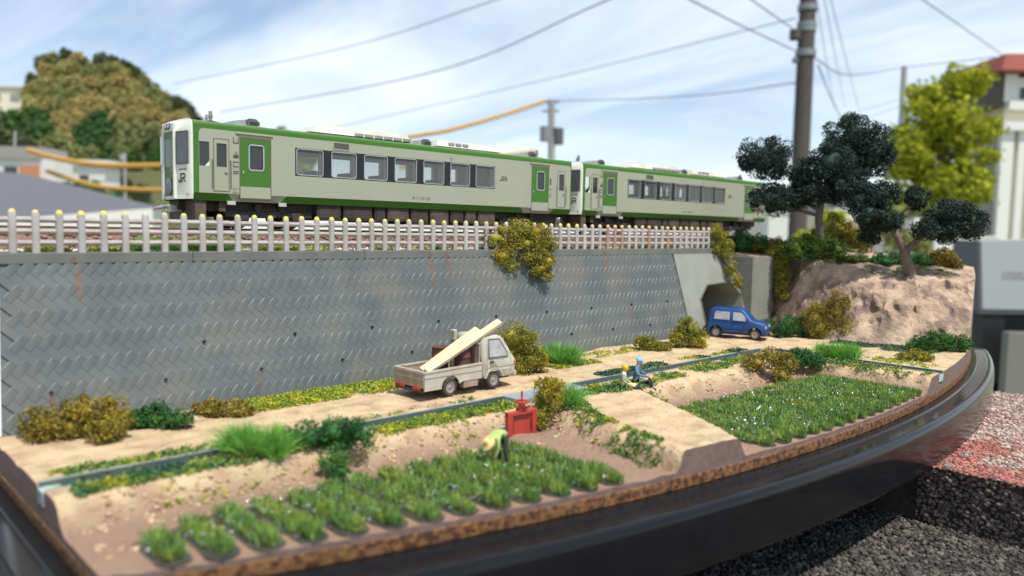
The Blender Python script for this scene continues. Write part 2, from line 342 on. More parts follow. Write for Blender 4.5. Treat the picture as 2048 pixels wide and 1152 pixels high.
M['row_mat'] = mat('row_mat', (0.045, 0.045, 0.04), 0.2, (0.075, 0.07, 0.058), 5, bump=0.7, bscale=18, spec=0.8)
M['gate_red'] = mat('gate_red', (0.43, 0.055, 0.035), 0.5, (0.34, 0.045, 0.03), 2.5, spec=0.4)
M['truck_paint'] = mat('truck_paint', (0.50, 0.48, 0.40), 0.5, (0.43, 0.40, 0.32), 2.2, spec=0.4, col3=(0.33, 0.25, 0.18), scale3=2.4, ramp3=(0.58, 0.74))
M['truck_dirty'] = mat('truck_dirty', (0.36, 0.29, 0.22), 0.7, (0.27, 0.21, 0.16), 3)
M['truck_dark'] = mat('truck_dark', (0.05, 0.045, 0.04), 0.7)
M['tyre'] = mat('tyre', (0.035, 0.032, 0.03), 0.8, (0.06, 0.05, 0.042), 4)
M['rim'] = mat('rim', (0.36, 0.345, 0.32), 0.45, (0.26, 0.24, 0.22), 6, metal=0.3)
M['window_grey'] = mat('window_grey', (0.30, 0.30, 0.30), 0.12, (0.42, 0.43, 0.43), 2.5, spec=0.8)
M['orange_lens'] = mat('orange_lens', (0.70, 0.13, 0.03), 0.3)
M['red_lens'] = mat('red_lens', (0.55, 0.06, 0.03), 0.3)
M['wood_pale'] = mat('wood_pale', (0.70, 0.57, 0.36), 0.7, (0.64, 0.50, 0.29), 2.0, spec=0.25)
M['drum'] = mat('drum', (0.115, 0.042, 0.036), 0.55, (0.08, 0.03, 0.027), 3)
M['van_blue'] = mat('van_blue', (0.012, 0.06, 0.205), 0.4, (0.010, 0.05, 0.17), 1.6, spec=0.45)
M['skin'] = mat('skin', (0.62, 0.33, 0.19), 0.6, var=0.08)
def flat(name, c, r=0.6): M[name] = mat(name, c, r, var=0.06)
flat('windscreen', (0.11, 0.115, 0.125), 0.12); flat('cap_blue', (0.11, 0.47, 0.75)); flat('jacket_blue', (0.10, 0.18, 0.28)); flat('khaki', (0.40, 0.40, 0.27)); flat('boot_black', (0.012, 0.013, 0.018), 0.35)
flat('scarf_yellow', (0.75, 0.47, 0.02)); flat('shirt_grey', (0.30, 0.34, 0.22)); flat('vest_white', (0.75, 0.77, 0.76)); flat('trouser_yellow', (0.72, 0.56, 0.24))
flat('shirt_lime', (0.42, 0.52, 0.17)); flat('straw', (0.74, 0.58, 0.22)); flat('trouser_dark', (0.05, 0.045, 0.04)); flat('hair_dark', (0.03, 0.022, 0.018))

# ------------------------------------------------------------------ the diorama's outline: straight left, arc in front
LX, RX, BY = -6.75, 40.75, 6.5
def arc(x): return -16.95 + 72.0 - np.sqrt(72.0**2 - (np.asarray(x, float)-17.0)**2)
def outline(off, n=64):
    # closed loop, counter-clockwise from the back left corner; off pushes outwards
    P = [(LX-off, BY+off)]
    xs = np.linspace(LX-off, RX+off, n)
    R2 = 72.0+off
    for x in xs: P.append((float(x), float(-16.95+72.0-math.sqrt(R2*R2-(x-17.0)**2))))
    P.append((RX+off, BY+off))
    return P
ROAD = -5.4; MUD = -5.97
def path_l(y): return np.interp(y, [-16.9, -16.0, -14.0, -12.5, -10.84, -9.5], [6.1, 6.2, 6.62, 7.1, 8.2, 8.9])
def path_lb(y): return np.interp(y, [-16.9, -16.0, -14.0, -12.5, -11.5, -10.0], [5.85, 5.9, 5.8, 5.8, 6.0, 6.8])
def path_r(y): return np.interp(y, [-17, -16.18, -14.27, -11.55, -10.33], [8.0, 8.4, 9.55, 10.95, 11.6])
def ground_z(x, y):
    x = np.asarray(x, float); y = np.asarray(y, float)
    wob = fbm(x*0.9, y*0.9, 5)*0.75
    z = ROAD + fbm(x*1.3, y*1.3, 11)*0.035 + fbm(x*6, y*6, 13)*0.034
    z = z - 0.05*np.exp(-((y+5.35+0.25*np.sin(x*0.25))/0.22)**2) - 0.05*np.exp(-((y+7.0+0.25*np.sin(x*0.25))/0.22)**2)
    d = -ROAD + MUD
    pl, pb = path_l(y)+wob*0.2, path_lb(y)+wob*0.2
    p1 = sstep((-9.85+wob*0.5 - y)/0.85) * sstep((pl - x)/np.maximum(pl-pb, 0.3))
    p2 = sstep((-10.5+wob*0.5-0.025*(x-14) - y)/1.0) * sstep((x - path_r(y)-0.02+wob*0.2)/0.42) * sstep((22.7+wob*0.4 - x)/0.8)
    p = np.maximum(p1, p2)
    z = z + d*p + 0.34*p*(1-p)*(fbm(x*2.2, y*2.2, 21)*4.4 + fbm(x*6.5, y*6.5, 23, 3)*3.0 + (0.5-np.abs(fbm(x*2.6, y*2.6, 27, 4))*3)*0.7) + p*(fbm(x*1.5, y*1.5, 31)*0.09+fbm(x*5, y*5, 33)*0.045)
    # irrigation channel cut
    ch = ((y > -9.14) & (y < -8.60) & (x < 24.45)) | ((x > 23.86) & (x < 24.45) & (y < -8.6))
    z = np.where(ch, -5.9, z)
    # earth heaped against the foot of the wall
    z = z + 0.10*sstep((y+4.6)/0.5)*np.clip(vnoise(x*0.8, y*0.8, 3), 0.2, 1)
    return z
def build_ground():
    xs = np.unique(np.concatenate([np.arange(LX, 33.6, 0.11), [LX, 33.6, 23.84, 23.88, 24.43, 24.47]]))
    yf = np.unique(np.concatenate([np.arange(-10.0, -3.0, 0.11), [-9.16, -9.12, -8.62, -8.58]]))
    nv = 66
    V = []; rows = len(yf)+nv
    for x in xs:
        a = float(arc(x)); low = a + (-10.11-a)*np.linspace(0, 1, nv)
        V.append(np.stack([np.full(rows, x), np.concatenate([low, yf])], 1))
    V = np.concatenate(V); z = ground_z(V[:, 0], V[:, 1])
    V3 = np.column_stack([V, z])
    nx = len(xs); idx = np.arange(nx*rows).reshape(nx, rows)
    F = np.stack([idx[:-1, :-1], idx[1:, :-1], idx[1:, 1:], idx[:-1, 1:]], -1).reshape(-1, 4)
    mi = np.zeros(len(F), int)
    # cut faces: front arc and left end
    front = V3[idx[:, 0]]; left = V3[idx[0, :]]
    b = len(V3); fl = front.copy(); fl[:, 2] = -6.1; fo = front.copy(); ll = left.copy(); ll[:, 2] = -6.1; lo = left.copy()
    V3 = np.concatenate([V3, fo, fl, lo, ll])
    i = np.arange(nx-1); F2 = np.stack([b+i, b+nx+i, b+nx+i+1, b+i+1], -1)
    c = b+2*nx; j = np.arange(rows-1); F3 = np.stack([c+j+1, c+rows+j+1, c+rows+j, c+j], -1)
    F = np.concatenate([F, F2, F3]); mi = np.concatenate([mi, np.ones(len(F2)+len(F3), int)])
    o = np_obj('ground', V3, F, [M['sand'], M['earth_cut']], smooth=True, mi=mi)
    o.data.set_sharp_from_angle(angle=R(60)); o['kind'] = 'structure'
build_ground()

# cork layer and black display base
def ring_band(name, prof, mats, label, cat, cap_top=None):
    V = []; F = []; loops = [outline(o) for o, z in prof]; n = len(loops[0])
    for (o, z), lp in zip(prof, loops): V += [(x, y, z) for x, y in lp]
    for k in range(len(prof)-1):
        for i in range(n):
            j = (i+1) % n; F.append((k*n+i, k*n+j, (k+1)*n+j, (k+1)*n+i))
    mb = MB(); mb.add(V, F, 0, True)
    mb.add(V[:n], [tuple(range(n))], 0); mb.add(V[-n:], [tuple(range(n-1, -1, -1))], 0)
    o = mb.build(name, mats, sharp=25); return tag(o, label, cat)
ring_band('cork_board', [(0.0, -6.1), (0.02, -6.12), (0.03, -6.25), (0.02, -6.39), (0.0, -6.405)], M['cork'], 'brown granular cork board layer between the earth and the black base', 'cork board')
ring_band('display_base', [(0.0, -6.408), (0.30, -6.41), (0.33, -6.47), (0.80, -6.50), (0.84, -6.47), (0.91, -6.455), (0.99, -6.47), (1.06, -6.52), (1.105, -6.60), (1.13, -6.72), (1.14, -6.9), (1.15, -7.1), (1.11, -8.0), (1.08, -8.05)],
          M['black_plastic'], 'glossy black curved display base with a moulded rim under the diorama', 'display base')

# irrigation channel
ch = MB()
def chan(a, b, horiz):
    if horiz:
        ch.box(a, -9.10, -5.83, b, -8.64, -5.78, 0); ch.box(a, -8.64, -5.83, b, -8.60, ROAD+0.02, 0); ch.box(a, -9.14, -5.83, b, -9.10, ROAD-0.01, 0)
        ch.box(a, -8.60, ROAD-0.1, b, -8.50, ROAD+0.035, 1); ch.box(a, -9.22, ROAD-0.1, b, -9.14, ROAD+0.02, 1)
    else:
        ch.box(23.90, a, -5.83, 24.41, b, -5.78, 0); ch.box(23.86, a, -5.83, 23.90, b, ROAD-0.01, 0); ch.box(24.41, a, -5.83, 24.45, b, ROAD+0.02, 0)
        ch.box(24.45, a, ROAD-0.1, 24.55, b, ROAD+0.035, 1); ch.box(23.78, a, ROAD-0.1, 23.86, b, ROAD+0.02, 1)
chan(LX+0.03, 23.90, True); chan(float(arc(24.2))+0.03, -9.14, False)
o = ch.build('irrigation_channel', [M['channel'], M['channel_lip']]); o['kind'] = 'structure'
wt = MB(); wt.box(LX-0.01, -9.095, -5.775, LX+0.4, -8.645, -5.47); wt.box(23.905, float(arc(24.2))-0.02, -5.775, 24.405, float(arc(24.2))+0.5, -5.47)
wt.box(LX+0.4, -9.095, -5.775, 23.9, -8.645, -5.70); wt.box(23.905, float(arc(24.2))+0.5, -5.775, 24.405, -8.645, -5.70)
o = wt.build('water', M['resin']); o['kind'] = 'structure'

# ------------------------------------------------------------------ retaining wall
def wy(z): return -2.64 - 0.32*(-1.0-z)
WN = Vector((0, -1, 0.32)).normalized(); WU = Vector((0, 0.32, 1)).normalized()
wall = empty('retaining_wall', (9, -2.64, -5.4), label='long grey retaining wall of herringbone stone blocks below the railway', cat='wall')
def wloc(p): return (p[0]-9, p[1]+2.64, p[2]+5.4)
stain = [(-4.4, -1.55, 0.15, 0.7), (-4.45, -0.92, 0.15, 0.16), (8.25, -1.5, 0.16, 0.75), (9.1, -1.35, 0.13, 0.6), (8.2, -0.88, 0.12, 0.16), (9.0, -0.88, 0.1, 0.16), (19.0, -1.5, 0.22, 0.8), (14.1, -3.85, 0.09, 0.4), (0.51, -4.9, 0.1, 0.4), (20.3, -3.9, 0.1, 0.45), (7.95, -3.85, 0.07, 0.3), (-5.33, -4.8, 0.12, 0.45)]
spots(M['wall'], stain, RUST, 0.7); spots(M['coping'], stain, RUST, 0.7)
mb = MB()
def xend(z): return -6.56+(z+5.4)*.07
A = [(xend(-6), wy(-6.0)+0.012, -6.0), (24.95, wy(-6.0)+0.012, -6.0), (24.95, wy(-0.95)+0.012, -0.95), (xend(-.95), wy(-0.95)+0.012, -0.95)]
B = [(x, 0.5, z) for x, y, z in A]
mb.add([wloc(p) for p in A+B], [(0, 1, 2, 3), (7, 6, 5, 4), (0, 4, 5, 1), (1, 5, 6, 2), (2, 6, 7, 3), (3, 7, 4, 0)])
mb.build('backing', M['wall'], wall)
# coping stones
seg = [-6.70, -1.1, 5.2, 11.72, 17.9, 24.3, 29.55]
for a, b in zip(seg[:-1], seg[1:]):
    mb = MB(); mb.box(a+0.006-9, -2.70+2.64, -1.02+5.4, b-0.006-9, -2.12+2.64, -0.72+5.4, 0, 0.012); mb.build('coping_stone', M['coping'], wall)
# herringbone blocks
BL, BW = 0.485, 0.2348; P = BW*math.sqrt(2); Q = BL/math.sqrt(2)
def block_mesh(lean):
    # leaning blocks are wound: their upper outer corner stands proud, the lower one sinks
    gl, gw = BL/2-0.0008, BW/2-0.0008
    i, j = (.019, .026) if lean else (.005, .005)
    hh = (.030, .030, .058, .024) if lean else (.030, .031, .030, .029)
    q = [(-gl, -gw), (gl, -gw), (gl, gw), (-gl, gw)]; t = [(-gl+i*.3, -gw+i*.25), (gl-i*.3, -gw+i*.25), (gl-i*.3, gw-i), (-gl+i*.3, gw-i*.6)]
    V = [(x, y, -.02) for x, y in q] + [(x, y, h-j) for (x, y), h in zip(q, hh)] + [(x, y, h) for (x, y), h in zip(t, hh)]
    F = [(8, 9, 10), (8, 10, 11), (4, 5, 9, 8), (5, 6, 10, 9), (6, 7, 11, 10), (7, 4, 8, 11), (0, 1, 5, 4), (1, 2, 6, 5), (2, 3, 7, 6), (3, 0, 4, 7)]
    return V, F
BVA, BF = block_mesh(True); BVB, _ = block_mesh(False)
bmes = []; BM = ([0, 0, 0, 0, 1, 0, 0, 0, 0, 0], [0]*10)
for vs in (BVA, BVB):
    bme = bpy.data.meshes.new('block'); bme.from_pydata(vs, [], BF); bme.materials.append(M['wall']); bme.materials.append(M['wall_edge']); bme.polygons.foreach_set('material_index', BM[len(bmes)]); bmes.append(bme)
rng = random.Random(4)
blocks = []
vmax = 4.75; k = 0; vv = -0.15
while vv < vmax:
    n = int((24.9-LX)/P)+3
    for i in range(n):
        x = LX+0.1 + i*P + (P/2 if k % 2 else 0)
        if x < xend(-5.6+vv*.95)+.10 or x > 24.86: continue
        blocks.append((x, vv, 45 if k % 2 == 0 else -45))
    vv += Q; k += 1
def bmat(x, v, ang):
    c = Vector((x, wy(-5.6), -5.6)) + WU*v
    X = Vector((1, 0, 0)); a = R(ang)
    u = X*math.cos(a)+WU*math.sin(a); w_ = -X*math.sin(a)+WU*math.cos(a); n = WN
    t1, t2 = rng.gauss(0, 0.006), rng.gauss(0, 0.006)
    n2 = (n + u*t1 + w_*t2).normalized(); u2 = (u - n2*u.dot(n2)).normalized(); w2 = n2.cross(u2)
    c = c + n*rng.uniform(-0.002, 0.002)
    return Matrix(((u2.x, w2.x, n2.x, c.x), (u2.y, w2.y, n2.y, c.y), (u2.z, w2.z, n2.z, c.z), (0, 0, 0, 1)))
camP = Vector((-10.62, -27.09, 0.2))
blocks = [b for b in blocks if wy(-5.6)+WU.y*b[1] > -10]
mats_ = [bmat(*b) for b in blocks]
order = sorted(range(len(mats_)), key=lambda i: (mats_[i].translation-camP).length)
inv = Matrix.Translation((-9, 2.64, 5.4))
for i in order[:298]:
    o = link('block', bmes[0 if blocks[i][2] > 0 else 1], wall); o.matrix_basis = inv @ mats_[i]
mb = MB()
for i in order[298:]:
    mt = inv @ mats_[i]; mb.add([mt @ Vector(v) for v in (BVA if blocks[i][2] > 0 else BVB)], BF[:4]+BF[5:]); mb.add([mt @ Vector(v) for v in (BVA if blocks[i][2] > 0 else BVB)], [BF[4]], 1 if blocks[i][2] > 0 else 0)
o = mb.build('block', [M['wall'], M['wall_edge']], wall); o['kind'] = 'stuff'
# weep holes: short pipe ends
pm = MB(); pm.lathe([(0.036, 0.0), (0.05, 0.0), (0.05, 0.05), (0.036, 0.05), (0.034, 0.0)], ax=(0, -1, 0.32), n=10)
pm.add([(0.034*math.cos(a*PI/4), -0.012, 0.034*math.sin(a*PI/4)) for a in range(8)], [tuple(range(8))])
po = pm.build('weep_pipe', M['ink'], wall); pme = po.data; first = True
for (px, pz) in [(-1.1+3.06*i, -3.48) for i in range(9)] + [(-5.35+2.98*i, -4.45-0.012*i) for i in range(10)]:
    c = Vector((px, wy(pz), pz)) + WN*0.03
    o = po if first else link('weep_pipe', pme, wall); first = False
    o.location = wloc(c)
# pale plate added at the wall end in place of the bright background
mb = MB(); V = [(xend(-5.35)-.01, wy(-5.35)-0.06, -5.35), (xend(-1.03)-.01, wy(-1.03)-0.06, -1.03), (xend(-1.03)-.01, 0.5, -1.03), (xend(-5.35)-.01, 0.5, -5.35)]
mb.add([wloc((x-0.13, y, z)) for x, y, z in V]+[wloc(v) for v in V], [(0, 1, 2, 3), (7, 6, 5, 4), (0, 4, 5, 1), (1, 5, 6, 2), (2, 6, 7, 3), (3, 7, 4, 0)])
mb.build('backdrop_plate', M['backdrop_pale'], wall)

# ------------------------------------------------------------------ tunnel portal
por = empty('tunnel_portal', (27.5, -4, -5.4), label='grey concrete portal with an octagonal road tunnel behind the blue van', cat='tunnel')
def ploc(p): return (p[0]-27.5, p[1]+4, p[2]+5.4)
hole = [(26.4, -5.7), (26.5, -3.5), (27.45, -2.78), (29.9, -2.68), (30.78, -3.42), (30.45, -5.7)]
def pp(x, z, o=0.0): return ploc((x, wy(z)-0.075-o, z))
mb = MB()
for poly in ([(24.9, -5.7), hole[0], hole[1], hole[2], (24.9, -1.02)], [(24.9, -1.02), hole[2], hole[3], (31.0, -1.02)], [(31.0, -1.02), hole[3], hole[4], hole[5], (31.0, -5.7)]):
    mb.add([pp(*q) for q in poly], [tuple(range(len(poly)))])
mb.add([pp(24.9, -5.7), pp(24.9, -1.02), ploc((24.9, -2.0, -1.02)), ploc((24.9, -3.9, -5.7))], [(0, 1, 2, 3)])
mb.add([pp(24.9, -1.02), pp(31.0, -1.02), ploc((31.0, -2.0, -1.02)), ploc((24.9, -2.0, -1.02))], [(0, 1, 2, 3)])
mb.build('face', M['portal'], por)
mb = MB(); ih = inset_poly(hole, 0.0)
rimo = [pp(x, z, 0.05) for x, z in inset_poly(hole, -0.07)]; rimi = [pp(x, z, 0.05) for x, z in hole]; n = len(hole)
mb.add(rimo+rimi, [(i, i+1, n+i+1, n+i) for i in range(n-2)])
rimb = [pp(x, z, -0.1) for x, z in inset_poly(hole, -0.07)]
mb.add(rimo+rimb, [(i, n+i, n+i+1, i+1) for i in range(n-2)])
mb.build('rim', M['coping'], por)
mb = MB(); a = [pp(x, z, 0.05) for x, z in hole]; b = [ploc((x, 4.5, z)) for x, z in hole]
mb.add(a+b, [(i, n+i, n+i+1, i+1) for i in range(n-1)]); mb.add(b, [tuple(range(n))])
mb.build('lining', M['portal'], por)
mb = MB(); mb.prism([(30.97-27.5, -4.30+4), (33.05-27.5, -4.30+4), (33.05-27.5, -2.4+4), (30.86-27.5, -2.4+4), (30.86-27.5, -4.18+4)], -5.7+5.4, -1.2+5.4, 'xy'); mb.build('wing_wall', M['portal'], por)

# ------------------------------------------------------------------ rocky hill at the right end
def foot(y): return np.interp(y, [-17, -15, -13.4, -11.6, -9, -7.5, -6, -4.2, 8], [33.4, 32.1, 30.9, 30.0, 29.9, 30.3, 31.4, 33.1, 33.1])
def hill_z(x, y):
    x = np.asarray(x, float); y = np.asarray(y, float)
    zp = np.interp(y, [-17, -14, -11, -8, -5, -2, 8], [-2.35, -2.15, -1.8, -1.45, -1.15, -0.8, -0.8])
    d = (x - foot(y))/2.9 + fbm(x*0.6, y*0.6, 41)*0.35
    s = np.clip(d, 0, 1); s = 0.75*s**0.8 + 0.25*sstep(s)
    def ridged(f, sd): return 0.5-np.abs(fbm(x*f, y*f, sd, 4))*2.2
    rough = (fbm(x*0.8, y*0.8, 43, 5)*0.95 + ridged(1.1, 45)*0.42 + ridged(2.9, 47)*0.20 - 0.25 + fbm(x*6, y*6, 48, 3)*0.10)*np.clip(d*2.5, 0, 1)*np.clip(2.0-d, 0.28, 1)
    z = -5.45 + (zp+5.45)*s + rough + np.clip((x-foot(y)-3.2)*0.10, 0, 0.5)
    back = (y > -4.22)
    zb = np.interp(y, [-4.3, -3.0, -1.0, 8], [-1.16, -1.05, -0.85, -0.6]) + fbm(x*1.5, y*1.5, 49)*0.06
    return np.where(back & (x < 33.4), np.where(x < 31.02, -5.6, zb), z)
def build_hill():
    xs = np.arange(29.4, RX+0.01, 0.12); yf = np.unique(np.concatenate([np.arange(-10, -1.2, 0.13), [-4.3, -4.2]])); nv = 50
    rows = nv+len(yf); V = []
    for x in xs:
        a = float(arc(x)); V.append(np.stack([np.full(rows, x), np.concatenate([a+(-10.12-a)*np.linspace(0, 1, nv), yf])], 1))
    V = np.concatenate(V); z = hill_z(V[:, 0], V[:, 1])
    # overhang the rock sideways a little so ledges read
    ox = (fbm(V[:, 1]*1.1, z*1.6, 51, 5)*0.9+fbm(V[:, 1]*3, z*4, 53, 3)*0.35)*np.clip((z+5.3)*1.2, 0, 1)*np.clip(-(z+1.0)*1.5, 0, 1)
    V3 = np.column_stack([V[:, 0]+ox, V[:, 1], z]); nx = len(xs); idx = np.arange(nx*rows).reshape(nx, rows)
    F = np.stack([idx[:-1, :-1], idx[1:, :-1], idx[1:, 1:], idx[:-1, 1:]], -1).reshape(-1, 4)
    fr = V3[idx[:, 0]].copy(); fr[:, 1] = arc(fr[:, 0]); V3[idx[:, 0]] = fr
    fl = fr.copy(); fl[:, 2] = -6.1; b = len(V3); V3 = np.concatenate([V3, fr, fl]); i = np.arange(nx-1)
    F2 = np.stack([b+i, b+nx+i, b+nx+i+1, b+i+1], -1)
    er = V3[idx[-1, :]].copy(); el = er.copy(); el[:, 2] = -6.1; c = len(V3); V3 = np.concatenate([V3, er, el]); j = np.arange(rows-1)
    F3 = np.stack([c+j, c+rows+j, c+rows+j+1, c+j+1], -1)
    F = np.concatenate([F, F2, F3]); mi = np.r_[np.zeros(len(F)-len(F2)-len(F3), int), np.ones(len(F2)+len(F3), int)]
    o = np_obj('rocky_hill', V3, F, [M['rock'], M['earth_cut']], smooth=True, mi=mi); o.data.set_sharp_from_angle(angle=R(50)); o['kind'] = 'structure'
build_hill()

# ------------------------------------------------------------------ track bed, ballast, rails
def bed_z(x, y):
    return np.interp(y, [-2.2, -1.3, -0.55, -0.1, 2.9, 3.8, 6.4], [-0.76, -0.74, -0.55, -0.22, -0.22, -0.7, -0.75]) + fbm(np.asarray(x)*2, np.asarray(y)*2, 61)*0.05
xs = np.arange(LX, RX+0.1, 0.25); ys = np.arange(-2.15, 6.5, 0.2); X, Y = np.meshgrid(xs, ys, indexing='ij')
idx = np.arange(X.size).reshape(X.shape); F = np.stack([idx[:-1, :-1], idx[1:, :-1], idx[1:, 1:], idx[:-1, 1:]], -1).reshape(-1, 4)
V3 = np.column_stack([X.ravel(), Y.ravel(), bed_z(X, Y).ravel()])
o = np_obj('track_bed', V3, F, M['ballast_bed'], smooth=True); o['kind'] = 'structure'
ICO_V = None
def pebbles(name, pts, size, m, seed=0, squash=0.7, label=None):
    global ICO_V
    if ICO_V is None:
        import bmesh
        bm = bmesh.new(); bmesh.ops.create_icosphere(bm, subdivisions=1, radius=1.0)
        ICO_V = np.array([v.co[:] for v in bm.verts]); globals()['ICO_F'] = np.array([[v.index for v in f.verts] for f in bm.faces]); bm.free()
    rs = np.random.RandomState(seed); n = len(pts); size = np.broadcast_to(size, n)*rs.uniform(0.6, 1.4, n)
    sc = rs.uniform(0.65, 1.2, (n, 3)); sc[:, 2] *= squash
    jit = rs.uniform(0.78, 1.15, (n, 12, 1)); an = rs.uniform(0, 2*PI, n); ca, sa = np.cos(an)[:, None], np.sin(an)[:, None]
    v = ICO_V[None]*jit*sc[:, None]*size[:, None, None]
    x = v[..., 0]*ca - v[..., 1]*sa; y = v[..., 0]*sa + v[..., 1]*ca
    v = np.stack([x, y, v[..., 2]], -1) + np.asarray(pts)[:, None]
    F = (ICO_F[None] + 12*np.arange(n)[:, None, None]).reshape(-1, 3)
    o = np_obj(name, v.reshape(-1, 3), F, m); o['kind'] = 'stuff'; return o
rs = np.random.RandomState(2)
p = np.column_stack([rs.uniform(LX, 40, 5200), rs.uniform(-1.2, 0.75, 5200)]); pebbles('ballast', np.column_stack([p, bed_z(p[:, 0], p[:, 1])+0.03]), 0.085, M['ballast'], 3)
p = np.column_stack([rs.uniform(LX, 33, 4200), rs.uniform(-2.15, -1.15, 4200)]); pebbles('gravel', np.column_stack([p, bed_z(p[:, 0], p[:, 1])+0.02]), 0.06, M['gravel_pale'], 4)
trk = empty('railway_track', (17, 1.4, 0), label='single railway track with brown rails on ballast behind the picket fence', cat='track')
for yy in (0.87-1.4, 1.93-1.4):
    mb = MB(); mb.prism([(yy-.07, -.15), (yy+.07, -.15), (yy+.07, -.125), (yy+.015, -.11), (yy+.015, -.04), (yy+.035, -.03), (yy+.035, -0.004), (yy-.035, -0.004), (yy-.035, -.03), (yy-.015, -.04), (yy-.015, -.11), (yy-.07, -.125)], LX-17, RX-17, 'yz')
    mb.box(LX-17, yy-.033, -0.004, RX-17, yy+.033, 0.0, 1); mb.build('rail', [M['rail'], M['rail_head']], trk)
mb = MB(); mb.box(-.1, -1.05, -.3, .1, 1.05, -.152, 0, .015); o = mb.build('sleeper', M['sleeper'], trk); sm_ = o.data; o.location = (LX-17+0.3, 0, 0)
for i in range(1, 68):
    o2 = link('sleeper', sm_, trk, (LX-17+0.3+i*0.7, 0, 0))

# ------------------------------------------------------------------ picket fence on the coping
fen = empty('picket_fence', (12, -2.43, -0.72), label='low grey concrete picket fence with yellow post tips along the wall top', cat='fence')
def post_mesh():
    mb = MB(); w_, d_ = 0.104, 0.09
    def ring(s, z, k=12): return [(s*w_*math.copysign(abs(math.cos(a))**0.7, math.cos(a)), s*d_*math.copysign(abs(math.sin(a))**0.7, math.sin(a)), z) for a in (2*PI*(i+.5)/k for i in range(k))]
    V = []; zs = [(1, 0), (0.99, 0.5), (0.97, 1.02), (0.9, 1.10), (0.7, 1.165), (0.36, 1.20)]
    for s_, z in zs: V += ring(s_, z)
    F = [(r*12+i, r*12+(i+1) % 12, r*12+12+(i+1) % 12, r*12+12+i) for r in range(len(zs)-1) for i in range(12)]
    mb.add(V, F, 0, True); mb.add(V[-12:], [tuple(range(12))], 0); return mb
po = post_mesh().build('post', M['post'], fen); pme = po.data
pr_ = pme.copy(); pr_.materials.clear(); pr_.materials.append(M['post_rust'])
fr = random.Random(8)
for i in range(-1, 62):
    x = -5.89 + 0.578*i + fr.uniform(-.012, .012) - 12
    if i == -1: o = po
    else: o = link('post', pr_ if i in (44, 45, 46, 50, 53) else pme, fen)
    o.location = (x, fr.uniform(-.01, .01), fr.uniform(-.015, .01)); o.rotation_euler = (fr.gauss(0, .008), fr.gauss(0, .009), fr.uniform(-.2, .2))
for zz in (0.27, 0.59, 0.91):
    a = LX-12
    while a < 17.5:
        b = min(a+6.94, 17.6); mb = MB()
        n = int((b-a)/0.3); pts = [(a+(b-a)*t/n, 0.03, zz+fr.uniform(-.006, .006)) for t in range(n+1)]
        mb.tube(pts, 0.082, 8); mb.build('rail', M['fence_rail'], fen); a = b

# ------------------------------------------------------------------ train cars
def side_panel(mb, y, dy, xs0, xs1, zs0, zs1, holes, fm):
    # wall of cells between x and z cuts, open where a hole is; y is the outer face, dy the inward thickness
    xc = sorted(set([xs0, xs1]+[v for h in holes for v in (h[0], h[2])]+fm['x'])); zc = sorted(set([zs0, zs1]+[v for h in holes for v in (h[1], h[3])]+fm['z']))
    for i in range(len(xc)-1):
        for j in range(len(zc)-1):
            cx, cz = (xc[i]+xc[i+1])/2, (zc[j]+zc[j+1])/2
            if any(h[0] < cx < h[2] and h[1] < cz < h[3] for h in holes): continue
            mb.add([(xc[i], y, zc[j]), (xc[i+1], y, zc[j]), (xc[i+1], y, zc[j+1]), (xc[i], y, zc[j+1])], [(0, 1, 2, 3)], fm['f'](cx, cz))
    for h in holes:
        a = [(h[0], h[1]), (h[2], h[1]), (h[2], h[3]), (h[0], h[3])]
        for i in range(4):
            (u0, v0), (u1, v1) = a[i], a[(i+1) % 4]
            mb.add([(u0, y, v0), (u1, y, v1), (u1, y+dy, v1), (u0, y+dy, v0)], [(0, 1, 2, 3)], 0)
def ring_frame(mb, x0, z0, x1, z1, r, w_, y0, y1, m=0, outer=None):
    a = rrect(x0, z0, x1, z1, r); b = inset_poly(a, w_) if outer is None else None
    n = len(a)
    A0 = [(x, y0, z) for x, z in a]; A1 = [(x, y1, z) for x, z in a]; B0 = [(x, y0, z) for x, z in b]; B1 = [(x, y1, z) for x, z in b]
    V = A0+A1+B0+B1; F = []
    for i in range(n):
        j = (i+1) % n
        F += [(n+i, n+j, 3*n+j, 3*n+i), (i, j, n+j, n+i), (2*n+i, 2*n+j, 3*n+j, 3*n+i)]
    mb.add(V, F, m)
def strokes(mb, lines, wd, T, m=0):
    # flat lettering strokes; T maps (u, v) to a 3D point
    for pl in lines:
        n = len(pl); Lf = []; Rt = []
        for i in range(n):
            p = Vector(pl[i]); d0 = (p-Vector(pl[i-1])).normalized() if i else None; d1 = (Vector(pl[i+1])-p).normalized() if i < n-1 else None
            d = ((d0 or d1)+(d1 or d0)).normalized(); nn = Vector((-d.y, d.x)); k = 1.0
            if d0 and d1: k = 1/max(0.5, nn.dot(Vector((-d0.y, d0.x))))
            Lf.append(p+nn*wd/2*k); Rt.append(p-nn*wd/2*k)
        mb.add([T(*q) for q in Lf+Rt], [(i, i+1, n+i+1, n+i) for i in range(n-1)], m)
JR = [[(0, .3), (0, .14), (.07, .03), (.2, .0), (.36, .03), (.43, .14), (.43, .93), (1.15, .93), (1.32, .86), (1.36, .72), (1.32, .56), (1.15, .48), (.72, .48), (.72, 0)], [(1.0, .48), (1.42, 0)]]
def text_mesh(txt, size):
    cu = bpy.data.curves.new('lettering', 'FONT'); cu.body = txt; cu.size = size; cu.resolution_u = 3
    o = bpy.data.objects.new('lettering', cu); COL.objects.link(o)
    dg = bpy.context.evaluated_depsgraph_get(); me = bpy.data.meshes.new_from_object(o.evaluated_get(dg))
    bpy.data.objects.remove(o); bpy.data.curves.remove(cu); return me
NUM_ME = text_mesh('キハ 110-129', 0.175); NUM_ME.materials.append(M['ink'])
SMALL_ME = text_mesh('仙 イチ', 0.10); SMALL_ME.materials.append(M['ink'])
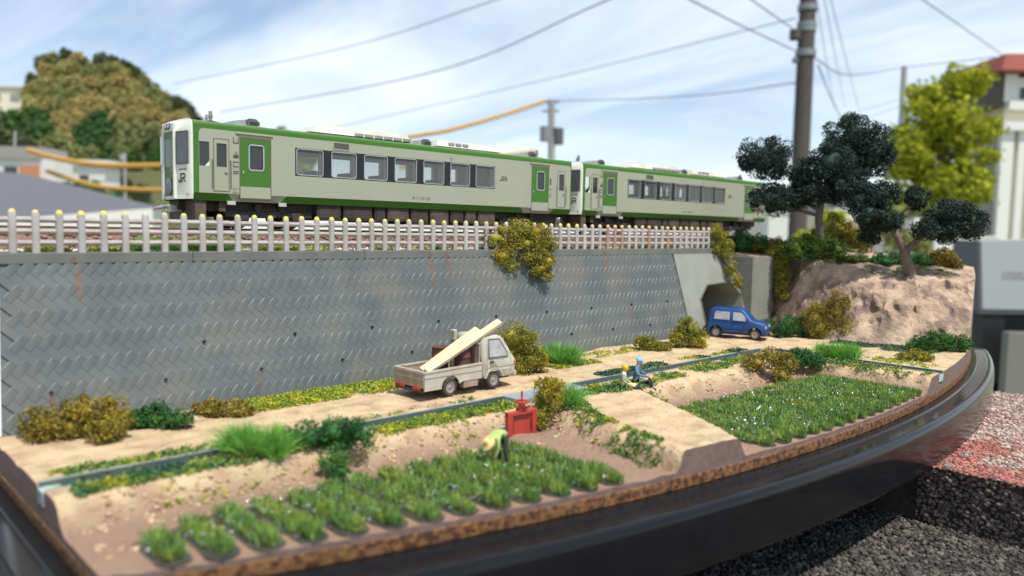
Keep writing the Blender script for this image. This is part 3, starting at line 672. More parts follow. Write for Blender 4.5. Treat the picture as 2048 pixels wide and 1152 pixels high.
SMALL2_ME = text_mesh('定員 119', 0.075); SMALL2_ME.materials.append(M['ink'])

def wheelset(mb, x, y, z, r):
    for s in (-1, 1):
        mb.lathe([(0.02, -.06), (r*.62, -.055), (r*.72, -.03), (r*.8, -.06), (r, -.065), (r+.03, .05), (r+.03, .065), (r*.7, .06), (0.02, .06)], (x, y+s*0.535, z), (0, -s*1.0, 0), 20, 0)
    mb.tube([(x, y-.6, z), (x, y+.6, z)], .07, 8)
def train_car(loc, label):
    c = empty('train_car', loc, 0, label, 'train car', 'railcars of the two-car train')
    LB = 19.47
    wins = [(3.90+1.503*i, 2.085, 3.90+1.503*i+1.13, 3.075) for i in range(7)]
    near_holes = wins + [(0.21, 2.18, 0.56, 3.02), (0.82, 2.18, 1.18, 3.0), (1.99, 2.11, 2.60, 3.07), (16.9, 2.11, 17.5, 3.07), (18.55, 2.18, 18.9, 3.0)]
    xg = [0.2, 19.40]
    fm = {'x': xg, 'z': [3.475], 'f': lambda x, z: 1 if (x < 0.2 or z > 3.475 or x > 19.40) else 0}
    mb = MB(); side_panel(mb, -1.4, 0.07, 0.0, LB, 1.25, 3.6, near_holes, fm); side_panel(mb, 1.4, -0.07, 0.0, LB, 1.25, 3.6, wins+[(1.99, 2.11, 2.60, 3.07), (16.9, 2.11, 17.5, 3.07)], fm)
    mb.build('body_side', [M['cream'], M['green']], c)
    # rounded inner corners of the green frame
    mb = MB(); k = 6; r = .16
    for (cx, sx) in ((0.2, 1), (19.40, -1)):
        pts = [(cx, 3.475)]+[(cx+sx*(r-r*math.cos(PI/2*i/k)), 3.475-r+r*math.sin(PI/2*i/k)) for i in range(k+1)]
        mb.add([(x, -1.4025, z) for x, z in pts], [tuple(range(len(pts)))])
    mb.build('corner_patch', M['green'], c)
    # skirt, leaning inwards, with the lower cream door bays
    mb = MB(); yt, yb, zt, zb = -1.4, -1.275, 1.25, 0.98
    for s in (1, -1):
        def sk(x0, x1, x2, x3, m): mb.add([(x0, s*yb, zb), (x1, s*yb, zb), (x2, s*yt, zt), (x3, s*yt, zt)], [(0, 1, 2, 3)], m)
        sk(0.0, 1.47, 1.22, 0.0, 1); sk(1.47, 3.27, 3.50, 1.22, 0); sk(3.27, 16.12, 15.86, 3.50, 1); sk(16.12, 17.92, 18.18, 15.86, 0); sk(17.92, LB, LB, 18.18, 1)
    mb.add([(0, yb, zb), (LB, yb, zb), (LB, -yb, zb), (0, -yb, zb)], [(0, 1, 2, 3)], 2)
    mb.build('skirt', [M['cream'], M['green'], M['under']], c)
    # roof
    prof = [(-1.4, 3.6), (-1.395, 3.66), (-1.36, 3.71), (-1.30, 3.735), (-.9, 3.79), (-.4, 3.825), (0, 3.835)]
    prof = prof + [(-y, z) for y, z in prof[-2::-1]]
    mb = MB(); V = [(0.0, y, z) for y, z in prof]+[(LB, y, z) for y, z in prof]; n = len(prof)
    for i in range(n-1): mb.add([V[i], V[i+1], V[n+i+1], V[n+i]], [(0, 1, 2, 3)], 1 if i < 3 or i > n-5 else 0, True)
    mb.build('roof', [M['roof_white'], M['green']], c)
    # end face at the back
    mb = MB(); mb.add([(LB, y, z) for y, z in [(-1.335, .98), (-1.4, 1.25)]+prof+[(1.4, 1.25), (1.335, .98)]], [tuple(range(n+4))], 0); mb.build('end_wall', M['cream_front'], c)
    # nose: plan curve swept up, crowned into the roof
    plan = [(0.0, -1.4), (-.045, -1.385), (-.10, -1.34), (-.20, -.95), (-.27, -.5), (-.27, .5), (-.20, .95), (-.10, 1.34), (-.045, 1.385), (0, 1.4)]
    levels = [(1.02, -.03, .975), (1.12, 0, .99), (1.25, 0, 1), (2.10, 0, 1), (3.22, .02, 1.0), (3.42, .05, .995), (3.60, .12, .985), (3.72, .21, .95), (3.80, .29, .8), (3.84, .32, .55)]
    mb = MB(); V = []
    for z, back, sy in levels:
        for px, py in plan: V.append((min(px+back*(-px/.27)*1.0, 0.0) if px < 0 else 0.0, py*sy, z))
    n = len(plan); lv = len(levels)
    mb.add(V, [(r*n+i, r*n+i+1, (r+1)*n+i+1, (r+1)*n+i) for r in range(lv-1) for i in range(n-1)], 0, True)
    mb.add(V[:n], [tuple(range(n))], 0); mb.add(V[-n:], [tuple(range(n))], 0)
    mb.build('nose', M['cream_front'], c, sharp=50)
    # gangway surround and door
    mb = MB()
    for y0, y1 in ((-.56, -.43), (.43, .56)): mb.box(-.35, y0, 1.0, -.2, y1, 3.42, 0, .03)
    mb.box(-.35, -.56, 3.36, -.1, .56, 3.70, 0, .05); mb.box(-.29, -.43, 1.0, -.2, .43, 1.12)
    mb.build('gangway_surround', M['cream_front'], c)
    d = MB().box(-.30, -.40, 1.13, -.26, .40, 3.34).build('front_door', M['green'], c)
    mb = MB(); mb.box(-.308, -.30, 2.15, -.302, .30, 3.12); mb.build('window', M['glass_dark'], d)
    mb = MB(); mb.box(-.335, -.30, 2.0, -.30, -.23, 2.07); mb.build('handle', M['silver'], d)
    mb = MB(); mb.lathe([(.001, 0), (.30, 0), (.30, .04), (.27, .05), (.001, .045)], (-.3005, 0.0, 1.46), (-1, 0, 0), 20); mb.build('head_mark', M['grey_mid'], c)
    for s in (-1, 1):
        # windscreens follow the folded nose
        a = Vector((-.105, s*1.325, 0)); b = Vector((-.258, s*.60, 0)); off = (b-a).cross(Vector((0, 0, 1))).normalized(); off = off if off.x < 0 else -off
        def WT(u, z, o=.032): q = a+(b-a)*u+off*o; return (q.x, q.y, z)
        mb = MB(); mb.add([WT(0, 2.22), WT(1, 2.22), WT(1, 3.36), WT(0, 3.36)], [(0, 1, 2, 3)]); w_ = mb.build('windscreen', M['windscreen'], c)
        mb = MB(); fr_ = [(0, 2.22), (1, 2.22), (1, 3.36), (0, 3.36)]; ins = [(.05, 2.26), (.95, 2.26), (.95, 3.32), (.05, 3.32)]
        mb.add([WT(u, z, .037) for u, z in fr_]+[WT(u, z, .037) for u, z in ins], [(i, (i+1) % 4, 4+(i+1) % 4, 4+i) for i in range(4)]); mb.build('window_seal', M['trim_brown'], w_)
        mb = MB(); strokes(mb, [[(.45, 2.28), (.58, 2.68)]], .016, lambda u, v: WT(u, v, .045)); mb.build('wiper', M['silver'], w_)
        mb = MB(); strokes(mb, [[(.2, 2.04), (.75, 2.04)]], .035, lambda u, v: WT(u, v, .035)); mb.build('grab_rail', M['trim_brown'], c)
        mb = MB(); mb.lathe([(.001, .03), (.07, .03), (.085, 0), (.085, -.03)], (-.352, s*.13, 3.555), (-1, 0, 0), 12); mb.build('headlight', M['lamp'], c)
        mb = MB(); mb.add([WT(.06, 1.1), WT(.2, 1.1), WT(.2, 1.22), WT(.06, 1.22)], [(0, 1, 2, 3)]); mb.build('tail_lamp', M['ac_white'], c)
        if s < 0:
            mb = MB(); strokes(mb, JR, .17, lambda u, v: WT(.80-u*.37, 1.60+v*.30, .03)); mb.build('emblem', M['ink'], c)
    mb = MB(); mb.box(-.362, -.26, 3.45, -.352, .26, 3.66); mb.build('lamp_panel', M['grey_dark'], c)
    # doors and trims on both sides
    for s in (-1, 1):
        Y = lambda o: s*(1.4+o)
        def slab(mb_, x0, z0, x1, z1, o, m=0, t=.03): mb_.box(x0, min(Y(o), Y(o-t)), z0, x1, max(Y(o), Y(o-t)), z1, m)
        for (x0, x1, wx0, wx1) in ((1.68, 2.84, 1.99, 2.60), (16.58, 17.76, 16.9, 17.5)):
            mb = MB(); hw = rrect(wx0, 2.11, wx1, 3.07, .09)
            for (a0, b0, a1, b1) in ((x0, 1.53, x1, 2.11), (x0, 3.07, x1, 3.27), (x0, 2.11, wx0, 3.07), (wx1, 2.11, x1, 3.07)): slab(mb, a0, b0, a1, b1, .006)
            slab(mb, x0, 1.12, x1, 1.53, .006, 1)
            dr = mb.build('passenger_door', [M['green'], M['cream']], c)
            mb = MB(); ring_frame(mb, wx0, 2.11, wx1, 3.07, .10, .05, Y(-.03), Y(.016)); mb.build('window_frame', M['silver'], dr)
            mb = MB(); mb.add([(wx0, Y(-.02), 2.11), (wx1, Y(-.02), 2.11), (wx1, Y(-.02), 3.07), (wx0, Y(-.02), 3.07)], [(0, 1, 2, 3)]); mb.build('pane', M['glass_dark'], dr)
            mb = MB(); mb.box(x0+.08, min(Y(.03), Y(.0)), 1.98, x0+.13, max(Y(.03), Y(.0)), 2.1); mb.build('handle', M['silver'], dr)
            mb = MB()
            for (a0, b0, a1, b1) in ((x0-.03, 1.08, x0, 3.30), (x1, 1.08, x1+.03, 3.30), (x0, 3.27, x1, 3.30), (x0, 1.09, x1, 1.12)): slab(mb, a0, b0, a1, b1, .010)
            mb.build('door_frame', M['trim_brown'], c)
            mb = MB(); slab(mb, x0-.16, 3.40, x1+.10, 3.455, .045, 0, .05); mb.build('rain_gutter', M['cream'], c)
        for (x0, x1, wx0, wx1) in ((0.73, 1.25, 0.82, 1.18), (18.44, 18.97, 18.55, 18.9)):
            mb = MB()
            for (a0, b0, a1, b1) in ((x0, 1.34, x1, 2.18), (x0, 3.0, x1, 3.14), (x0, 2.18, wx0, 3.0), (wx1, 2.18, x1, 3.0)): slab(mb, a0, b0, a1, b1, .004)
            dr = mb.build('cab_door', M['cream'], c)
            mb = MB(); mb.add([(wx0, Y(-.03), 2.18), (wx1, Y(-.03), 2.18), (wx1, Y(-.03), 3.0), (wx0, Y(-.03), 3.0)], [(0, 1, 2, 3)]); mb.build('pane', M['glass_dark'], dr)
            mb = MB(); mb.box(x1-.14, min(Y(.05), Y(0)), 1.99, x1-.04, max(Y(.05), Y(0)), 2.05); mb.build('handle', M['silver'], dr)
            mb = MB()
            for (a0, b0, a1, b1) in ((x0-.025, 1.3, x0, 3.165), (x1, 1.3, x1+.025, 3.165), (x0, 3.14, x1, 3.165), (x0, 1.315, x1, 1.34)): slab(mb, a0, b0, a1, b1, .008)
            mb.build('door_frame', M['trim_brown'], c)
            for hx in (x0-.07, x1+.07):
                mb = MB(); mb.tube([(hx, Y(.0), 1.42), (hx, Y(.05), 1.45), (hx, Y(.05), 2.4), (hx, Y(0), 2.43)], .014, 6); mb.build('handrail', M['trim_brown'], c)
        # window band, frames, panes
        mb = MB(); bx0, bx1, bz0, bz1 = 3.84, 14.10, 2.045, 3.10
        xc = [bx0]+[v for h in wins for v in (h[0], h[2])]+[bx1]
        for i in range(0, len(xc), 2): slab(mb, xc[i], bz0, xc[i+1], bz1, .004, 0, .02)
        for h in wins: slab(mb, h[0], bz0, h[2], h[1], .004, 0, .02); slab(mb, h[0], h[3], h[2], bz1, .004, 0, .02)
        mb.build('window_band', M['band'], c)
        for h in wins:
            mb = MB(); ring_frame(mb, h[0]-.01, h[1]-.01, h[2]+.01, h[3]+.01, .10, .032, Y(-.05), Y(.010)); wf = mb.build('window', M['silver'], c)
            mb = MB(); mb.add([(h[0], Y(-.04), h[1]), (h[2], Y(-.04), h[1]), (h[2], Y(-.04), h[3]), (h[0], Y(-.04), h[3])], [(0, 1, 2, 3)]); mb.build('pane', M['glass'], wf)
        mb = MB(); slab(mb, 5.5, 3.19, 6.18, 3.43, .008, 0, .03); sg = mb.build('destination_sign', M['grey_dark'], c)
        mb = MB(); ring_frame(mb, 5.46, 3.155, 6.22, 3.465, .06, .04, Y(-.02), Y(.018)); mb.build('frame', M['cream'], sg)
        # steps and grilles embossed beside the door
        mb = MB()
        for zz in (3.06, 2.62, 2.58, 2.54, 2.38, 2.22, 2.05, 1.98):
            slab(mb, 1.42, zz, 1.62, zz+.025, .015, 0, .02)
        for (a0, b0, a1, b1) in ((1.42, 3.06, 1.445, 3.27), (1.595, 3.06, 1.62, 3.27), (1.50, 2.54, 1.52, 2.75), (1.42, 2.22, 1.44, 2.40), (1.55, 2.54, 1.57, 2.75)): slab(mb, a0, b0, a1, b1, .015, 0, .02)
        mb.build('climbing_step', M['trim_brown'], c)
        mb = MB()
        for zz in (2.72, 2.45, 2.2, 1.95, 1.85): slab(mb, 17.84, zz, 17.98, zz+.02, .015, 0, .02)
        slab(mb, 17.86, 2.5, 17.96, 2.72, .02, 0, .02); mb.build('climbing_step', M['trim_brown'], c)
        mb = MB(); mb.lathe([(.001, .07), (.03, .06), (.04, 0)], (11.45, Y(0), 3.30), (0, s, 0), 8); mb.build('side_lamp', M['silver'], c)
    # cab side window: panel with a cut lower corner, near side
    mb = MB(); mb.add([(.56, -1.404, 2.18), (.56, -1.404, 2.36), (.40, -1.404, 2.18)], [(0, 1, 2)]); mb.build('window_corner', M['cream_front'], c)
    mb = MB(); mb.add([(.21, -1.37, 2.18), (.56, -1.37, 2.18), (.56, -1.37, 3.02), (.21, -1.37, 3.02)], [(0, 1, 2, 3)]); mb.build('cab_window', M['glass_dark'], c)
    mb = MB(); strokes(mb, JR, .17, lambda u, v: (14.44+u*.31, -1.404, 2.45+v*.21)); mb.build('emblem', M['ink'], c)
    for me, x, z in ((NUM_ME, 9.30, 1.36), (SMALL_ME, 1.40, 1.39), (SMALL2_ME, 1.40, 1.27)):
        o = link('lettering', me, c, (x, -1.405, z)); o.rotation_euler = (PI/2, 0, 0)
    # inside
    mb = MB(); mb.box(.1, -1.3, 1.15, 19.3, 1.3, 1.2); mb.box(.1, -1.3, 3.45, 19.3, 1.3, 3.5); mb.box(3.1, -1.3, 1.2, 3.16, -.45, 3.45); mb.box(3.1, .45, 1.2, 3.16, 1.3, 3.45); mb.box(15.1, -1.3, 1.2, 15.16, -.45, 3.45); mb.box(15.1, .45, 1.2, 15.16, 1.3, 3.45); mb.box(1.4, -1.3, 1.2, 1.46, 1.3, 3.45)
    for i in range(7): mb.box(4.92+1.503*i, -1.33, 2.0, 5.02+1.503*i, -1.2, 3.1); mb.box(4.92+1.503*i, 1.2, 2.0, 5.02+1.503*i, 1.33, 3.1)
    mb.build('interior', M['interior'], c)
    for i in range(7):
        for yy in (-1.25, .35):
            mb = MB(); x = 4.75+1.503*i
            mb.box(x, yy, 1.55, x+.16, yy+.9, 2.30, 0, .04); mb.box(x-.45, yy, 1.5, x, yy+.9, 1.68, 0, .04); mb.build('seat', M['seat_blue'], c)
    # roof equipment
    def unit(x0, x1, h, s0, s1, w_, name, m):
        mb = MB(); z0 = 3.83; b = [(x0, z0), (x1, z0), (x1-s1, z0+h), (x0+s0, z0+h)]
        V = [(x, -w_, z) for x, z in b[:2]]+[(x, -w_+.12, z) for x, z in b[2:]]; V += [(x, -y, z) for x, y, z in V]
        V = [(x, y*(0.86 if z > z0+.1 else 1), z) for x, y, z in V]
        mb.add(V, [(0, 1, 2, 3), (7, 6, 5, 4), (3, 2, 6, 7), (0, 3, 7, 4), (1, 5, 6, 2)]); return mb.build(name, m, c)
    u = unit(4.7, 9.65, .36, .75, .2, .95, 'air_conditioner', M['ac_white'])
    for i in range(6):
        mb = MB(); mb.box(6.75+.48*i, -.975, 3.86, 7.15+.48*i, -.93, 3.96); mb.build('grille', M['grey_mid'], u)
    mb = MB(); mb.box(7.0, -.5, 4.19, 9.2, .5, 4.215); mb.build('lid', M['grey_mid'], u)
    u = unit(11.0, 15.0, .29, .25, .3, .9, 'air_conditioner', M['ac_white'])
    for i in range(3):
        mb = MB(); mb.box(11.75+.42*i, -.88, 3.92, 12.05+.42*i, -.82, 4.03); mb.build('grille', M['grey_mid'], u)
    for x in (1.7, 9.85, 16.6):
        mb = MB(); mb.prism([(x, 3.84), (x+1.15, 3.84), (x+1.15, 4.0), (x+1.0, 4.09), (x+.75, 4.09), (x+.15, 3.97)], -.42, .42, 'xz'); v = mb.build('roof_vent', M['grey_mid'], c)
        mb = MB(); mb.prism([(x+.72, 3.87), (x+1.19, 3.87), (x+1.19, 4.0), (x+1.03, 4.12), (x+.76, 4.12), (x+.66, 4.04)], -.47, -.41, 'xz'); mb.build('vent_mouth', M['grey_dark'], v)
        mb = MB(); mb.box(x+.8, -.478, 3.89, x+1.12, -.465, 4.0); mb.build('opening', M['ink'], v)
    for x, h, r in ((1.2, .42, .07), (1.05, .28, .045), (18.3, .42, .07)):
        mb = MB(); mb.box(x-.22, -.2, 3.83, x+.25, .2, 3.91); mb.tube([(x, 0, 3.88), (x, 0, 3.86+h)], r, 10); mb.tube([(x, 0, 3.86+h*.5), (x, 0, 3.86+h*.62)], r*1.35, 10); mb.build('exhaust_pipe', M['grey_mid'], c)
    # running gear
    for bx in (3.0, 16.5):
        b = MB(); b.box(bx-1.75, -1.05, .42, bx+1.75, -.92, .66, 0, .03); b.box(bx-1.75, .92, .42, bx+1.75, 1.05, .66, 0, .03); b.box(bx-.35, -.95, .45, bx+.35, .95, .8)
        for dx_ in (-1.05, 1.05):
            for s in (-1, 1): b.box(bx+dx_-.2, s*1.02-.1, .3, bx+dx_+.2, s*1.02+.1, .62, 0, .03); b.lathe([(.14, 0), (.14, .3)], (bx+dx_*.45, s*.98, .62), (0, 0, 1), 10)
        bo = b.build('bogie', M['under'], c)
        for dx_ in (-1.05, 1.05):
            mb = MB(); wheelset(mb, bx+dx_, 0, .43, .43); mb.build('wheel', M['under'], bo)
    rr = random.Random(5); x = 4.9
    while x < 14.4:
        wd = rr.uniform(.6, 1.5); x1 = min(x+wd, 14.6); mb = MB(); zb_ = rr.uniform(.25, .42); mb.box(x, -1.18, zb_, x1-.08, 1.18, 1.0, 0, .03)
        mb.box(x+.08, -1.20, zb_+.1, x1-.2, -1.175, .85, 0); mb.build('equipment_box', M['under_brown' if rr.random() < .4 else 'under'], c); x = x1+.03
    mb = MB(); mb.box(.12, -1.22, .3, .5, 1.22, .99); mb.box(1.0, -1.15, .62, 1.25, 1.15, .95); mb.build('pilot', M['under_brown'], c)
    mb = MB(); mb.box(.55, -.85, .64, 19.0, .85, .975); mb.build('underframe', M['under'], c)
    mb = MB(); mb.box(-.1, -.28, .66, .2, .28, .98); mb.build('buffer_beam', M['under'], c)
    mb = MB(); mb.box(-.42, -.13, .55, .1, .13, .82, 0, .02); mb.tube([(-.4, -.1, .74), (-.62, -.18, .74), (-.76, -.1, .70), (-.85, .05, .64)], [.06, .06, .05, .03], 6); mb.box(-.5, -.05, .3, -.42, .05, .55); mb.build('coupler', M['silver'], c)
    for x in (1.22, 3.2):
        mb = MB(); mb.box(x, -1.36, .86, x+.3, -1.28, .99); mb.build('step_board', M['ac_white'], c)
    return c
train_car((0, 1.4, 0), 'leading cream and green railcar with its driving cab at the fence end')
train_car((20.38, 1.4, 0), 'trailing cream and green railcar half hidden behind the dark trees')

# ------------------------------------------------------------------ vehicles
def wheel(name, parent, x, y, z, r, wd, s, lugs=5):
    mb = MB(); mb.lathe([(r*.62, -wd*.5), (r*.9, -wd*.5), (r, -wd*.34), (r, wd*.34), (r*.9, wd*.5), (r*.64, wd*.5)], (x, y, z), (0, s, 0), 24)
    w_ = mb.build(name, M['tyre'], parent)
    mb = MB(); mb.lathe([(.001, wd*.44), (r*.16, wd*.46), (r*.2, wd*.36), (r*.4, wd*.34), (r*.46, wd*.42), (r*.58, wd*.46), (r*.66, wd*.49), (r*.66, -wd*.4), (.001, -wd*.4)], (x, y, z), (0, s, 0), 20)
    mb.build('rim', M['rim'], w_); return w_
def rounded_side(mb, poly, w_, ins, m=0, wtop=None, zmid=None):
    # side profile extruded across the vehicle with a rounded shoulder; wtop narrows everything above zmid
    def wid(z, base): return base if wtop is None or z < zmid[0] else base - (base-(base-w_+wtop))*min(1, (z-zmid[0])/(zmid[1]-zmid[0]))
    pin = inset_poly(poly, ins); n = len(poly)
    rows = [[(x, -wid(z, w_), z) for x, z in pin], [(x, -wid(z, w_-ins), z) for x, z in poly], [(x, wid(z, w_-ins), z) for x, z in poly], [(x, wid(z, w_), z) for x, z in pin]]
    V = sum(rows, [])
    F = [tuple(range(n)), tuple(range(4*n-1, 3*n-1, -1))]+[(r*n+i, (r+1)*n+i, (r+1)*n+(i+1) % n, r*n+(i+1) % n) for r in range(3) for i in range(n)]
    mb.add(V, F, m, True)
def arch(cx, cz, r, a0, a1, k=8): return [(cx+r*math.cos(R(a0+(a1-a0)*i/k)), cz+r*math.sin(R(a0+(a1-a0)*i/k))) for i in range(k+1)]

TR = empty('pickup_truck', (4.33, -6.72, ROAD+0.01), R(1.5), 'small weathered cream pickup truck with drums and timber in its bed', 'truck')
W = .80; WR = .30
body = [(4.12, .38), (4.15, .50), (4.15, .95), (4.08, 1.02), (3.62, 1.70), (3.50, 1.80), (3.30, 1.86), (2.75, 1.87), (2.62, 1.84), (2.55, 1.70), (2.55, .50)] + [(2.62, .42)] + arch(3.10, WR, .40, 168, 12) + [(3.62, .36)]
mb = MB(); rounded_side(mb, body, W, .05, 0, .70, (1.0, 1.8)); mb.build('cab', M['truck_paint'], TR, sharp=50)
def yw(z): return -(W - (W-.70)*min(1, max(0, z-1.0)/.8))
for s in (1, -1):
    def SP(pts, o=.012): return [(x, s*(yw(z)-o), z) for x, z in pts]
    wp = [(2.86, 1.12), (3.72, 1.10), (3.70, 1.22), (3.40, 1.66), (3.32, 1.70), (2.90, 1.71)]
    dp = [(2.78, .62), (3.90, .62), (3.90, 1.02), (3.46, 1.72), (3.34, 1.76), (2.82, 1.77), (2.78, 1.70)]
    mb = MB(); mb.add(SP(dp, .006), [tuple(range(len(dp)))]); dr = mb.build('door', M['truck_paint'], TR)
    mb = MB(); mb.add(SP(wp, .010), [tuple(range(len(wp)))]); mb.build('window', M['window_grey'], dr)
    o_ = inset_poly(wp, -.035); mb = MB(); n = len(wp); mb.add(SP(o_, .014)+SP(wp, .014), [(i, (i+1) % n, n+(i+1) % n, n+i) for i in range(n)]); mb.build('window_seal', M['truck_dark'], dr)
    mb = MB(); mb.box(2.88, min(s*-(W+.03), s*-W), .92, 3.04, max(s*-(W+.03), s*-W), .97); mb.build('handle', M['truck_dark'], dr)
    for a, b in (((2.78, .5), (2.78, 1.7)), ((3.90, .5), (3.90, 1.02)), ((2.6, .74), (4.12, .74))):
        mb = MB(); d_ = .011; mb.add(SP([a, (a[0]+.018, a[1]+.02*(a[1] == b[1])), (b[0]+.018*(a[0] == b[0]), b[1]+.02*(a[1] == b[1])), b], d_), [(0, 1, 2, 3)]); mb.build('panel_line', M['truck_dirty'], TR)
    mb = MB(); mb.box(4.04, min(s*-(W+.008), s*-(W-.05)), .74, 4.155, max(s*-(W+.008), s*-(W-.05)), .90, 0, .01); mb.build('indicator_lamp', M['orange_lens'], TR)
    mb = MB(); pts = arch(3.10, WR, .40, 165, 15); pts2 = arch(3.10, WR, .45, 168, 12); n = len(pts); mb.add([(x, s*-(W+.02), z) for x, z in pts+pts2], [(i, i+1, n+i+1, n+i) for i in range(n-1)]); mb.add([(x, s*-(W+.02), z) for x, z in pts2]+[(x, s*-(W-.04), z) for x, z in pts2], [(i, i+1, n+i+1, n+i) for i in range(n-1)]); mb.build('wheel_arch', M['truck_paint'], TR)
    for x in (1.10, 3.10): wheel('wheel', TR, x, s*-(W-.10), WR, WR, .17, -s)
# windscreen, grille, mirror
mb = MB(); mb.add([(4.075, -.64, 1.06), (4.075, .64, 1.06), (3.645, .60, 1.69), (3.645, -.60, 1.69)], [(0, 1, 2, 3)]); mb.build('windscreen', M['window_grey'], TR)
mb = MB(); mb.add([(2.545, -.60, 1.25), (2.545, .60, 1.25), (2.553, .56, 1.66), (2.553, -.56, 1.66)], [(0, 1, 2, 3)]); mb.build('rear_window', M['glass_dark'], TR)
mb = MB(); mb.box(2.40, -.74, .62, 2.46, .74, 1.62); [mb.box(2.38, y, .7, 2.40, y+.03, 1.58) for y in (-.6, -.2, .2, .6)]; mb.box(2.38, -.76, 1.58, 2.47, .76, 1.66, 0, .01); mb.build('headboard', M['truck_dirty'], TR)
mb = MB(); mb.box(2.36, .52, 1.60, 2.52, .72, 1.98, 0, .02); mb.build('roof_bracket', M['truck_paint'], TR)
# cargo bed
mb = MB(); mb.box(0.06, -.74, .56, 2.5, .74, .62); mb.build('bed_floor', M['truck_dirty'], TR)
for s in (1, -1):
    prof = [(0.0, .30), (.72, .30)] + arch(1.10, WR, .40, 174, 12) + [(1.62, .44), (2.50, .44), (2.50, .98), (0.0, .93)]
    mb = MB(); mb.prism(prof, min(s*-W, s*-(W-.05)), max(s*-W, s*-(W-.05)), 'xz'); g = mb.build('bed_side', M['truck_paint'], TR)
    mb = MB(); mb.add([(0.0, s*-(W+.016), .88), (2.5, s*-(W+.016), .93), (2.5, s*-(W+.016), .985), (0, s*-(W+.016), .935)]+[(0.0, s*-(W-.07), .88), (2.5, s*-(W-.07), .93), (2.5, s*-(W-.07), .985), (0, s*-(W-.07), .935)], [(0, 1, 2, 3), (7, 6, 5, 4), (3, 2, 6, 7), (0, 4, 5, 1), (0, 3, 7, 4), (1, 5, 6, 2)]); mb.build('top_rail', M['truck_paint'], g)
    mb = MB(); mb.add([(0.0, s*-(W+.004), .835), (2.5, s*-(W+.004), .885), (2.5, s*-(W+.004), .925), (0, s*-(W+.004), .875)], [(0, 1, 2, 3)]); mb.build('dirt_band', M['truck_dirty'], g)
    mb = MB(); mb.box(0, min(s*-(W+.012), s*-W), .70, 2.5, max(s*-(W+.012), s*-W), .725); mb.build('rib', M['truck_dirty'], g)
    mb = MB(); mb.box(-.05, s*.42-.2, .32, .0, s*.42+.2, .43, 0, .01); mb.build('tail_lamp', M['red_lens'], TR)
    mb = MB(); mb.add([(.02, s*-(W-.051), .62), (2.5, s*-(W-.051), .62), (2.5, s*-(W-.051), .92), (.02, s*-(W-.051), .88)], [(0, 1, 2, 3)]); mb.build('inner_panel', M['truck_dirty'], g)
mb = MB(); mb.box(-.03, -.76, .40, .03, .76, .86); g = mb.build('tailgate', M['truck_dirty'], TR); MB().box(-.045, -.79, .86, .045, .79, .945, 0, .01).build('top_rail', M['truck_paint'], g); MB().box(-.042, -.76, .68, -.03, .76, .705).build('rib', M['truck_paint'], g)
mb = MB(); mb.box(.05, -.62, .28, 4.0, .62, .45); mb.box(-.04, -.7, .24, .06, .7, .34); mb.build('chassis', M['truck_dark'], TR)
mb = MB(); mb.box(1.70, -.79, .20, 2.35, -.55, .42, 0, .02); mb.build('tool_box', M['truck_dirty'], TR)
mb = MB(); mb.box(4.10, -.80, .32, 4.22, .80, .52, 0, .03); mb.build('bumper', M['truck_paint'], TR)
# cargo: drums and timber, things of their own
def drum(x, y, z, label):
    mb = MB(); r, h = .285, .86
    mb.lathe([(.001, .02), (r-.03, .02), (r, 0), (r+.012, .02), (r, .04), (r, h*.32), (r+.018, h*.35), (r, h*.38), (r, h*.62), (r+.018, h*.65), (r, h*.68), (r, h-.03), (r+.012, h-.015), (r, h), (r-.03, h-.02), (.001, h-.02)], (0, 0, 0), (0, 0, 1), 22)
    mb.lathe([(.001, .02), (.05, .02), (.05, 0)], (.16, 0, h-.02), (0, 0, 1), 8)
    o = mb.build('oil_drum', M['drum']); o.location = (x, y, z); return tag(o, label, 'drum', 'drums in the truck bed')
drum(TR.location.x+1.62, TR.location.y+.44, ROAD+.632, 'dark red ribbed oil drum standing against the far side of the truck bed')
drum(TR.location.x+2.08, TR.location.y-.22, ROAD+.632, 'dark red oil drum behind the truck cab, shaded under the timber planks')
def plank(p0, p1, wd, th, label, roll=0.0):
    a, b = Vector(p0), Vector(p1); d = (b-a); ln = d.length; d.normalize()
    sd_ = Vector((0.69, -0.72, 0)); sd_ = (sd_ - d*sd_.dot(d)).normalized(); nn = d.cross(sd_)
    rr = random.Random(int(ln*100)); mb = MB(); V = []; K = 10
    for i in range(K+1):
        t = ln*i/K; j = lambda: rr.uniform(-.006, .006)
        for (u, v) in ((-wd/2, -th/2), (wd/2, -th/2), (wd/2, th/2), (-wd/2, th/2)):
            e = (rr.uniform(-.05, .05) if i == K else 0)
            V.append((t+e, u+j(), v+j()))
    mb.add(V, [(i*4+k, i*4+(k+1) % 4, i*4+4+(k+1) % 4, i*4+4+k) for i in range(K) for k in range(4)]+[(0, 3, 2, 1), (K*4, K*4+1, K*4+2, K*4+3)])
    o = mb.build('timber_plank', M['wood_pale']); o.matrix_world = Matrix(((d.x, sd_.x, nn.x, a.x), (d.y, sd_.y, nn.y, a.y), (d.z, sd_.z, nn.z, a.z), (0, 0, 0, 1)))
    return tag(o, label, 'timber', 'timber leaning in the truck bed')
tx, ty = TR.location.x, TR.location.y
plank((4.7, -7.15, -4.52), (7.804, -7.3, -3.072), .26, .12, 'longer pale timber plank leaning over the truck cab roof')
plank((4.75, -6.86, -4.54), (7.066, -7, -3.313), .26, .12, 'shorter pale timber plank lying against the longer one in the truck bed')

